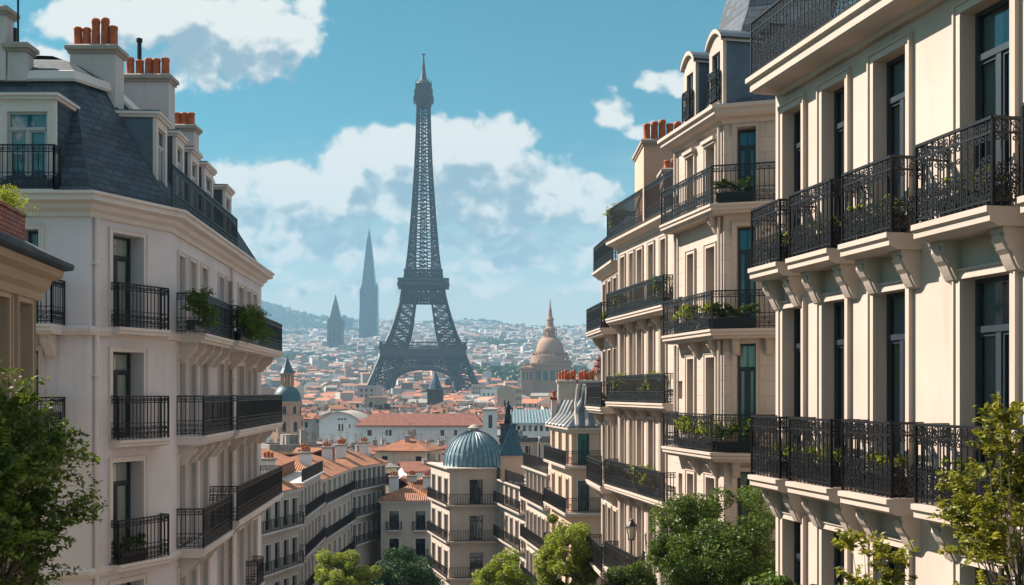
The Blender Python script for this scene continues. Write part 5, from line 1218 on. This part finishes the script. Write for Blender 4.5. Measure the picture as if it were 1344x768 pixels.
# ---------------------------------------------------------------- town houses of the middle distance, each a thing
def house_meshes(w, d, h, kind, seed):
    rng = random.Random(seed); hw, hd = w/2, d/2; mb = MB()
    cor = [(-hw,-hd),(hw,-hd),(hw,hd),(-hw,hd)]
    for i in range(4):
        F = Face(cor[i], cor[(i+1) % 4]); hs = []; n = max(1, int(F.L/2.6))
        for s in range(max(1, int((h-2)/3.1))):
            for j in range(n):
                if rng.random() < .82: u = F.L*(j+.5)/n; z = h-2.5-3.1*s; hs.append((u-.45, u+.45, z, z+1.6))
        wall_holes(mb, F, 0, F.L, -3, h, hs, .18, 0, 1, .05)
    rf = MB(); e = .45; p = rng.uniform(.30, .42)
    if kind == 'gable':
        r = h+hd*p
        for sy in (-1, 1): rf.hexa([(-hw-e,sy*(hd+e),h-.12-e*p+.1),(hw+e,sy*(hd+e),h-.12-e*p+.1),(hw+e,0,r-.02),(-hw-e,0,r-.02),(-hw-e,sy*(hd+e),h-e*p+.12),(hw+e,sy*(hd+e),h-e*p+.12),(hw+e,0,r+.12),(-hw-e,0,r+.12)])
        for sx in (-1, 1): mb.poly([(sx*hw,-hd,h),(sx*hw,hd,h),(sx*hw,0,r)])
    elif kind == 'hip':
        r = h+hd*p; k = max(hw-hd*.9, .2)
        a = [(-hw-e,-hd-e,h-.05),(hw+e,-hd-e,h-.05),(hw+e,hd+e,h-.05),(-hw-e,hd+e,h-.05)]; b = [(-k,0,r),(k,0,r)]
        rf.add(a+b, [(0,1,5,4),(1,2,5),(2,3,4,5),(3,0,4),(3,2,1,0)])
        rf.add([(x,y,z-.16) for x,y,z in a]+a, [(0,1,5,4),(1,2,6,5),(2,3,7,6),(3,0,4,7)])
    elif kind == 'shed':
        r = h+d*p*.6; rf.hexa([(-hw-e,-hd-e,h-.1),(hw+e,-hd-e,h-.1),(hw+e,hd+e,r-.02),(-hw-e,hd+e,r-.02),(-hw-e,-hd-e,h+.1),(hw+e,-hd-e,h+.1),(hw+e,hd+e,r+.18),(-hw-e,hd+e,r+.18)])
        mb.quad((-hw,hd,h),(hw,hd,h),(hw,hd,r),(-hw,hd,r)); mb.poly([(hw,-hd,h),(hw,hd,h),(hw,hd,r)]); mb.poly([(-hw,-hd,h),(-hw,hd,h),(-hw,hd,r)])
    else:
        rf.sweep([cor[0],cor[1],cor[2],cor[3]], [(.02,h-.2),(.15,h-.2),(.15,h+.6),(-.2,h+.6),(-.2,h+.15)], closed=True); rf.quad((-hw+.2,-hd+.2,h+.15),(hw-.2,-hd+.2,h+.15),(hw-.2,hd-.2,h+.15),(-hw+.2,hd-.2,h+.15))
        rf.box(-hw*.4, hw*.1, -.5, 1.2, h+.14, h+1.9)
    ch = MB(); x = rng.uniform(-.5,.5)*hw; y = hd*.35; z1 = h+hd*p+.9
    ch.box(x-.45,x+.45,y-.3,y+.3,h-.5,z1); ch.box(x-.52,x+.52,y-.37,y+.37,z1,z1+.14); ch.lathe(x-.2,y,[(.13,z1+.1),(.11,z1+.65),(.0,z1+.66)],7); ch.lathe(x+.2,y,[(.13,z1+.1),(.11,z1+.55),(.0,z1+.56)],7)
    x = -x*.8; y = -hd*.3; z1 = h+hd*p+.35; ch.box(x-.3,x+.3,y-.3,y+.3,h-.5,z1); ch.box(x-.36,x+.36,y-.36,y+.36,z1,z1+.1); ch.bar((x*.3,0,h),(x*.3,0,h+hd*p+2.6),.05); ch.bar((x*.3-.6,0,h+hd*p+2.3),(x*.3+.6,0,h+hd*p+2.3),.035)
    return mb.mesh('wall', [M_OWALL, M_DARK]), rf.mesh('roof', M_TILEO), ch.mesh('chimney', M_CAPST)
WALLC = {'white':(.66,.65,.64),'cream':(.58,.50,.39),'grey':(.36,.36,.36),'pinkish':(.52,.38,.31),'tan':(.42,.33,.24)}
ROOFC = {'orange':(.44,.16,.07),'rust':(.29,.095,.055),'brown':(.18,.09,.065),'slate grey':(.10,.115,.13),'pale':(.34,.30,.27)}
MARKS = [(377,'the blue belfry'),(444,'the white hall'),(505,'the long red roof'),(585,'the iron tower'),(643,'the stair tower'),(697,'the turquoise roof'),(722,'the domed church'),(770,'the right facades')]
def blocked(x, y, pad=5):
    zones = [(PX(415,270)-3,PX(475,270)+3,264,296),(PX(466,262)-3,PX(637,262)+3,256,280),(PX(664,210)-3,PX(728,210)+3,205,223),(PX(632,150)-2,PX(654,150)+2,147,157),(PX(667,152)-3,PX(667,152)+3,148,156),
             (PX(377,300)-9,PX(377,300)+9,290,310),(PX(571,520)-9,PX(571,520)+9,511,529),(PX(684,900)-6,PX(750,900)+6,868,930)]
    if any(a-pad < x < b+pad and c-pad < y < d+pad for a, b, c, d in zones): return True
    if 1035-65 < y < 1035+65 and abs(x-PX(556,1035)) < 65:
        return abs(abs(x-PX(556,1035))-42) < 16 and abs(abs(y-1035)-42) < 16
    return False
def build_houses():
    protos = []
    specs = [(8,6.5,10,'gable'),(10,7,9,'gable'),(7,7,11,'hip'),(11,8,10,'hip'),(6.5,6,12.5,'shed'),(9,7,12.5,'flat'),(9,7,13,'gable'),(13.5,7.5,9.5,'gable'),(8,8,12,'hip'),(6,7,11.5,'shed'),(7.5,6,11,'gable')]
    for i, s in enumerate(specs): protos.append((s, house_meshes(*s, i)))
    rng = random.Random(21); made = []; y = 138.0
    while len(made) < 298 and y < 900:
        x = PX(330, y)+rng.uniform(-2, 4)
        while x < PX(800, y) and len(made) < 298:
            (w, d, h, kd), ms = rng.choice(protos)
            xx, yy = x+w/2+rng.uniform(0, .8), y+rng.uniform(-2.5, 2.5)
            front_row = (xx < PX(505, yy)-0 and yy < 146) or (PX(560,yy) < xx < PX(700,yy) and yy < 122)
            if not blocked(xx, yy, 5.5) and not front_row and rng.random() < .93:
                wn = rng.choices(list(WALLC), [4,4,1.5,2,2])[0]; rn = rng.choices(list(ROOFC), [5,5,2,1.6,1.2])[0]
                if kd == 'flat': rn = rng.choice(['pale','slate grey'])
                rz = rng.choice([0, math.pi/2, 0, .35, -.4])+rng.gauss(0, .12); g = tz(xx, yy)+rng.uniform(-1.8, 1.0); pp = CXP+xx/yy*FPX
                if 400 < pp < 640 and 165 < yy < 270: g = min(g, PZ(584, yy)-h-d*.2)
                elif pp < 415 and 165 < yy < 300: g = min(g, PZ(584, yy)-h-d*.2)
                nm = 'tiled_house' if kd != 'flat' else 'flat_roofed_house'
                t = thing(nm, (xx, yy, g), '', 'house', 'town houses packed across the middle distance', rz)
                kw, kr = rng.uniform(.85, 1.12), rng.uniform(.75, 1.25)
                o = meshobj('wall', ms[0], t); o.color = tuple(c*kw for c in WALLC[wn])+(1,)
                o = meshobj('roof', ms[1], t); o.color = tuple(c*kr for c in ROOFC[rn])+(1,)
                if yy < 480 and rng.random() < .85: meshobj('chimney', ms[2], t)
                px = CXP+xx/yy*FPX; mk = min(MARKS, key=lambda m: abs(m[0]-px)); refY = {377:300,444:270,505:262,585:1035,643:150,697:210,722:900,770:75}[mk[0]]
                rel = 'in front of' if yy < refY-12 else ('behind' if yy > refY+12 else 'beside')
                roofw = {'gable':'gabled','hip':'hipped','shed':'single pitch','flat':'flat'}[kd]
                size = 'long' if w >= 11 else ('small' if w <= 7 else 'medium')
                made.append((t, f'{size} {wn} house, {rn} {roofw} roof, {rel} {mk[1]}', px, yy))
            x += w*.98+rng.choice([.3, .8, 1.6, 4])
        y += rng.uniform(7.6, 9.6)*(1 if y < 300 else 1.15)
    by = {}
    for m in made: by.setdefault(m[1], []).append(m)
    for lab, L in by.items():
        if len(L) == 1: L[0][0]['label'] = lab; continue
        L.sort(key=lambda m: m[3]); n = len(L); words = ['nearest','second nearest','third nearest','fourth nearest','fifth nearest','sixth nearest']
        for i, m in enumerate(L):
            if i == n-1: m[0]['label'] = 'farthest '+lab
            elif i < 6: m[0]['label'] = words[i]+' '+lab
            else: m[0]['label'] = 'middle '+lab
    return y
Y_STUFF = build_houses()

# ---------------------------------------------------------------- the far town: thousands of roofs as one mass, and its woods
def build_far_town():
    rng = np.random.default_rng(8); vs = []; fs = []; cols = []; nv = 0
    pts = []
    y = Y_STUFF
    while y < 5300:
        step = 9.8+y*.0034; x0, x1 = PX(285, y), PX(850, y); xs = np.arange(x0, x1, step*1.25)
        for x in xs: pts.append((x+rng.uniform(-.45,.45)*step, y+rng.uniform(-.5,.5)*step, step))
        y += step*1.05
    pts = np.array(pts); Z = terrain(pts[:,0], pts[:,1])
    def wood(x, y): return math.sin(x/130+1.1)*math.sin(y/210+.7)+.6*math.sin(x/61+y/97)+.35*math.sin(x/29-y/43)
    woods = []
    W = [(.66,.65,.62),(.60,.53,.43),(.50,.44,.38),(.38,.36,.34),(.54,.40,.32),(.72,.71,.69)]; Rf = [(.42,.165,.085),(.33,.12,.07),(.25,.105,.07),(.13,.135,.14),(.33,.30,.27),(.42,.20,.12)]
    for (x, y, st), z in zip(pts, Z):
        if blocked(x, y, 3): continue
        lim = 1.05 if y < 1000 else .62
        far_hill = y > 5050 or (x < -720 and y > 4250)
        if wood(x, y) > (lim if not far_hill else -1.1):
            woods.append((x, y, z, st)); continue
        w = st*rng.uniform(.30,.52); d = st*rng.uniform(.28,.42); h = rng.uniform(8, 14)*(1+.00010*y)*(1.5 if rng.random() < .06 else 1); a = rng.normal()*.35+(math.pi/2 if rng.random() < .4 else 0); p = d*rng.uniform(.3,.5)
        ca, sa = math.cos(a), math.sin(a); R2 = lambda u, v: (x+u*ca-v*sa, y+u*sa+v*ca)
        b = [R2(-w,-d),R2(w,-d),R2(w,d),R2(-w,d)]
        V = [(q[0],q[1],z-4) for q in b]+[(q[0],q[1],z+h) for q in b]
        wc = np.array(W[rng.integers(len(W))])*rng.uniform(.55,.95); rc = np.array(Rf[rng.integers(len(Rf))])*rng.uniform(.7,1.2)
        if y > 1500 and rng.random() < .55: rc = np.array([.36,.34,.32])*rng.uniform(.5,1.3)
        if y < 1100 and rng.random() < .7: rc = np.array(Rf[rng.integers(3)])*rng.uniform(.8,1.25)
        vs += V; o = nv; nv += 8; fw = [(0,1,5,4),(1,2,6,5),(2,3,7,6),(3,0,4,7)]
        for f in fw: fs.append([i+o for i in f]); cols.append(wc)
        if rng.random() < .72:
            e0, e1 = R2(-w,0), R2(w,0); vs += [(e0[0],e0[1],z+h+p),(e1[0],e1[1],z+h+p)]; nv += 2
            fs.append([o+4,o+5,o+9,o+8]); fs.append([o+6,o+7,o+8,o+9]); cols += [rc, rc]
            fs.append([o+5,o+6,o+9]); fs.append([o+7,o+4,o+8]); cols += [wc, wc]
        else: fs.append([o+4,o+5,o+6,o+7]); cols.append(np.array([.30,.29,.28])*rng.uniform(.6,1.3))
        # a band of window openings, sunk shallow boxes read as dark rows
        if y < 2600:
            for s in range(int(h/3.4)):
                for fr in (-.55, 0., .55):
                    zz = z+1.6+3.4*s; q0, q1 = R2(w*fr-.55, -d-.04), R2(w*fr+.55, -d-.04); q2, q3 = R2(w*fr+.55, -d+.3), R2(w*fr-.55, -d+.3)
                    vs += [(q0[0],q0[1],zz),(q1[0],q1[1],zz),(q1[0],q1[1],zz+1.6),(q0[0],q0[1],zz+1.6)]; fs.append([nv,nv+1,nv+2,nv+3]); cols.append(np.array([.03,.035,.04])); nv += 4
    me = bpy.data.meshes.new('far_town_houses'); me.from_pydata(vs, [], fs)
    at = me.color_attributes.new('col', 'FLOAT_COLOR', 'CORNER'); lt = [len(f) for f in fs]
    arr = np.ones((sum(lt), 4), np.float32); arr[:,:3] = np.repeat(np.array(cols, np.float32), lt, axis=0); at.data.foreach_set('color', arr.ravel())
    me.materials.append(attrm('far_house_paint'))
    tag(meshobj('far_town_houses', me), 'mass of tiny pale and red roofed houses climbing the far slopes to the skyline', 'houses', kind='stuff')
    # woods: rough leafy clumps
    vs = []; fs = []; nv = 0
    extra = []
    for i in range(2600):       # street trees in among the far houses
        y = float(rng.uniform(700, 4800)); x = float(rng.uniform(PX(300,y), PX(830,y)))
        if not blocked(x, y, 2): extra.append((x, y, tz(x, y), 9+y*.0022))
    for (x, y, z, st) in woods+extra:
        for c in range(3):
            r = st*rng.uniform(.3,.55); cx, cy, cz = x+rng.normal()*st*.4, y+rng.normal()*st*.4, z+r*rng.uniform(.5,.9); n = 26
            d = rng.normal(size=(n,3)); d /= np.linalg.norm(d, axis=1)[:,None]; d[:,2] = np.abs(d[:,2])*.9-.1
            cen = np.array([cx,cy,cz])+d*r*rng.uniform(.7,1.05,(n,1)); t1 = rng.normal(size=(n,3)); t1 -= d*(t1*d).sum(1)[:,None]; t1 /= np.linalg.norm(t1, axis=1)[:,None]; t2 = np.cross(d, t1); s = r*.34
            q = np.stack([cen-t1*s, cen+t2*s, cen+t1*s, cen-t2*s], 1).reshape(-1, 3); vs.append(q)
    V = np.concatenate(vs); N = len(V)//4
    me = bpy.data.meshes.new('far_woods'); me.vertices.add(4*N); me.vertices.foreach_set('co', V.astype(np.float32).ravel()); me.loops.add(4*N); me.loops.foreach_set('vertex_index', np.arange(4*N, dtype=np.int32)); me.polygons.add(N); me.polygons.foreach_set('loop_start', np.arange(0,4*N,4,dtype=np.int32)); me.update(calc_edges=True); me.materials.append(L_DARK)
    tag(meshobj('far_woods', me), 'dark green woods and parks scattered through the far town', 'woods', kind='stuff')
build_far_town()

# ---------------------------------------------------------------- trees
def at(px, py, Y): return (PX(px, Y), Y, PZ(py, Y))
def build_trees():
    c = at(-30, 684, 9.2); tree('big dark street tree at the left edge, only its upper shoots sunlit', (c[0]-.4, c[1], GZ), c, (.80,.80,1.35), 95, 330, .056, L_STREET, 3, spray=True, trunk_r=.13, clump=.36, lo=.25, twigs=8)
    c = at(938, 733, 24.0); tree('dense round green tree in front of the two right hand buildings', (c[0], c[1], GZ), c, (1.42,1.4,1.62), 105, 560, .075, L_MID, 7, trunk_r=.2, clump=.23, lo=.45)
    c = at(452, 775, 74); tree('round yellow green tree at the bottom, left of the dark one', (c[0], c[1], GZ), c, (2.0,2.0,2.75), 70, 400, .17, L_YEL, 11, trunk_r=.22, clump=.24)
    c = at(522, 770, 84); tree('dark green tree in shade at the street end, before the low orange roofed house', (c[0], c[1], GZ), c, (2.9,2.8,3.1), 70, 420, .19, L_DARK, 12, trunk_r=.25, clump=.28)
    c = at(655, 780, 58); tree('low yellow green tree at the bottom under the domed house', (c[0], c[1], GZ), c, (1.75,1.7,2.1), 60, 420, .15, L_YEL, 13, trunk_r=.2, clump=.25)
    c = at(742, 752, 50); tree('tall pointed yellow green tree in front of the zinc roofed house', (c[0], c[1], GZ), c, (1.55,1.5,2.3), 74, 420, .13, L_YEL, 14, trunk_r=.2, clump=.24)
    c = at(832, 796, 36); tree('green bushy tree top below the wall lantern', (c[0], c[1], GZ), c, (.95,.95,1.35), 50, 420, .10, L_MID, 15, trunk_r=.16, clump=.3)
    c = at(1318, 690, 8.2); tree('loose golden green branches in the bottom right corner before the balconies', (c[0]+.15, c[1], GZ), (c[0]+.12, c[1], c[2]), (.42,.42,.95), 38, 190, .058, L_GOLD, 16, spray=True, trunk_r=.06, clump=.40, lo=.35, twigs=6)
    c = at(1145, 775, 9.0); tree('thin golden green sapling shoots rising below the lowest right balcony', (c[0], c[1], GZ), c, (.30,.3,.50), 20, 150, .055, L_GOLD, 17, spray=True, trunk_r=.05, clump=.5, lo=.2, twigs=6)
    c = at(1030, 795, 13); tree('small leafy top peeping up at the bottom between round tree and sapling', (c[0], c[1], GZ), c, (.48,.45,.42), 26, 200, .07, L_MID, 18, trunk_r=.07, clump=.35)
build_trees()

# ---------------------------------------------------------------- planted troughs on the balconies
def build_plants():
    names = {'y':('yellow green bush', L_YEL), 'm':('leafy green bush', L_MID), 'd':('deep green shrub', L_DARK), 'g':('olive green shrub', L_GOLD)}
    where = {0:'farthest upper balcony of the nearest building',1:'second farthest upper balcony, nearest building',2:'third farthest upper balcony, nearest building',3:'largest upper balcony, nearest building',
             10:'farthest lower balcony of the nearest building',11:'second farthest lower balcony, nearest building',12:'third farthest lower balcony, nearest building',13:'lower balcony behind the golden branches',
             100:'middle balcony under the arched dormers, outer end',101:'middle balcony under the arched dormers, near the bay',102:'balcony just above the round tree, outer end',103:'balcony just above the round tree, near the bay',
             110:'top bay balcony of the slate mansard building',111:'middle bay balcony of the slate mansard building',112:'lowest bay balcony of the slate mansard building',
             200:'upper balcony of the salmon chimney building, far end',201:'upper balcony of the salmon chimney building, near end',202:'second balcony of the salmon chimney building, far half',203:'second balcony of the salmon chimney building, near half',204:'third balcony of the salmon chimney building, near half',205:'third balcony of the salmon chimney building, far end',210:'straggly, on the roof terrace corner',
             220:'upper balcony of the slim house end, outer side',221:'upper balcony of the slim house end, inner side',222:'second balcony of the slim house end',300:'left building, near top floor balcony',301:'left building, far top floor balcony, spilling over',302:'lowest corner balcony of the left building'}
    for (x, y, z, L, rz, s, c, key) in PLANT_SPOTS:
        nm, m = names[c]; rng = np.random.default_rng(key+1)
        t = thing('balcony_plant', (x, y, z), f'{nm} in a trough, {where[key]}', 'plant', 'plants on the balconies', rz)
        mb = MB(); mb.hexa([(-L/2+.03,-.10,0),(L/2-.03,-.10,0),(L/2-.03,.10,0),(-L/2+.03,.10,0),(-L/2,-.13,.26),(L/2,-.13,.26),(L/2,.13,.26),(-L/2,.13,.26)]); mb.box(-L/2+.03,L/2-.03,-.10,.10,.262,.28,1)
        meshobj('trough', mb.mesh('trough', [M_IRON, M_SOIL]), t)
        n = max(10, int(L*24)); lf = .05 if y < 25 else .08; cs = []
        for i in range(n): cs.append((rng.uniform(-L/2, L/2), rng.normal()*.08, .28+s*rng.uniform(.15,.9), s*rng.uniform(.22,.42)))
        if key in (301, 300): cs += [(rng.uniform(-L/2, L/2), -.25+rng.normal()*.14, .3+s*rng.uniform(-.3,.9), s*.4) for i in range(n)]
        if key == 210: cs += [(rng.normal()*.28, rng.normal()*.2, .6+rng.uniform(0,.8), .22) for i in range(16)]
        pts = spray_points(rng, cs, np.array([0,0,-.3]), 6, 9)
        meshobj('foliage', leaf_mesh('foliage', pts, lf, m, rng, .5), t)
build_plants()

# ---------------------------------------------------------------- wall lantern on the terraced building
def build_lantern():
    F = R3F; u = F.u(829, .5); z = F.z(829, 700, .5); o = F(u, 0, z)
    t = thing('wall_lantern', o, 'black iron lantern on a bracket against the terraced stone wall', 'lantern'); mb = MB(); f = lambda a, w, h: F(u+a, w, z+h)
    mb.fbox(F, u-.09, u+.09, -.01, .05, z-1.3, z-.7); mb.bar(f(0,.04,-1.2), f(0,.5,-1.2), .03); mb.bar(f(0,.04,-.8), f(0,.5,-1.18), .02); mb.bar(f(0,.5,-1.25), f(0,.5,-.25), .032)
    meshobj('bracket', mb.mesh('bracket', M_IRON, o), t)
    x, y = F.xy(u, .5); mb = MB()
    for k in range(6):
        a = k*math.pi/3; mb.bar((x+math.cos(a)*.11, y+math.sin(a)*.11, z-.25), (x+math.cos(a)*.2, y+math.sin(a)*.2, z+.28), .014)
    mb.lathe(x, y, [(.24,z+.28),(.2,z+.34),(.12,z+.42),(.06,z+.48),(.07,z+.52),(.02,z+.58),(0,z+.66)], 6); mb.lathe(x, y, [(.0,z-.28),(.12,z-.27),(.12,z-.23),(0,z-.22)], 6)
    meshobj('cage', mb.mesh('cage', M_IRON, o), t); mb = MB(); mb.lathe(x, y, [(.10,z-.22),(.18,z+.27)], 6); meshobj('lamp_glass', mb.mesh('lamp_glass', M_LAMPG, o), t)
build_lantern()

# ---------------------------------------------------------------- the blue air over the town
def build_haze():
    mb = MB(); mb.box(-4100, 4100, -130, 6060, -28, 700); me = mb.mesh('haze', [], uv=False)
    m = bpy.data.materials.new('air'); m.use_nodes = True; T = NT(m.node_tree); T.n.clear(); out = T.node('ShaderNodeOutputMaterial'); pv = T.node('ShaderNodeVolumePrincipled')
    pv.inputs['Color'].default_value = (.35,.62,.85,1); pv.inputs['Density'].default_value = 1.8e-4; pv.inputs['Anisotropy'].default_value = .0
    T.l.new(pv.outputs[0], out.inputs['Volume']); me.materials.append(m)
    tag(meshobj('haze', me), 'pale blue haze', 'haze', kind='stuff')
build_haze()
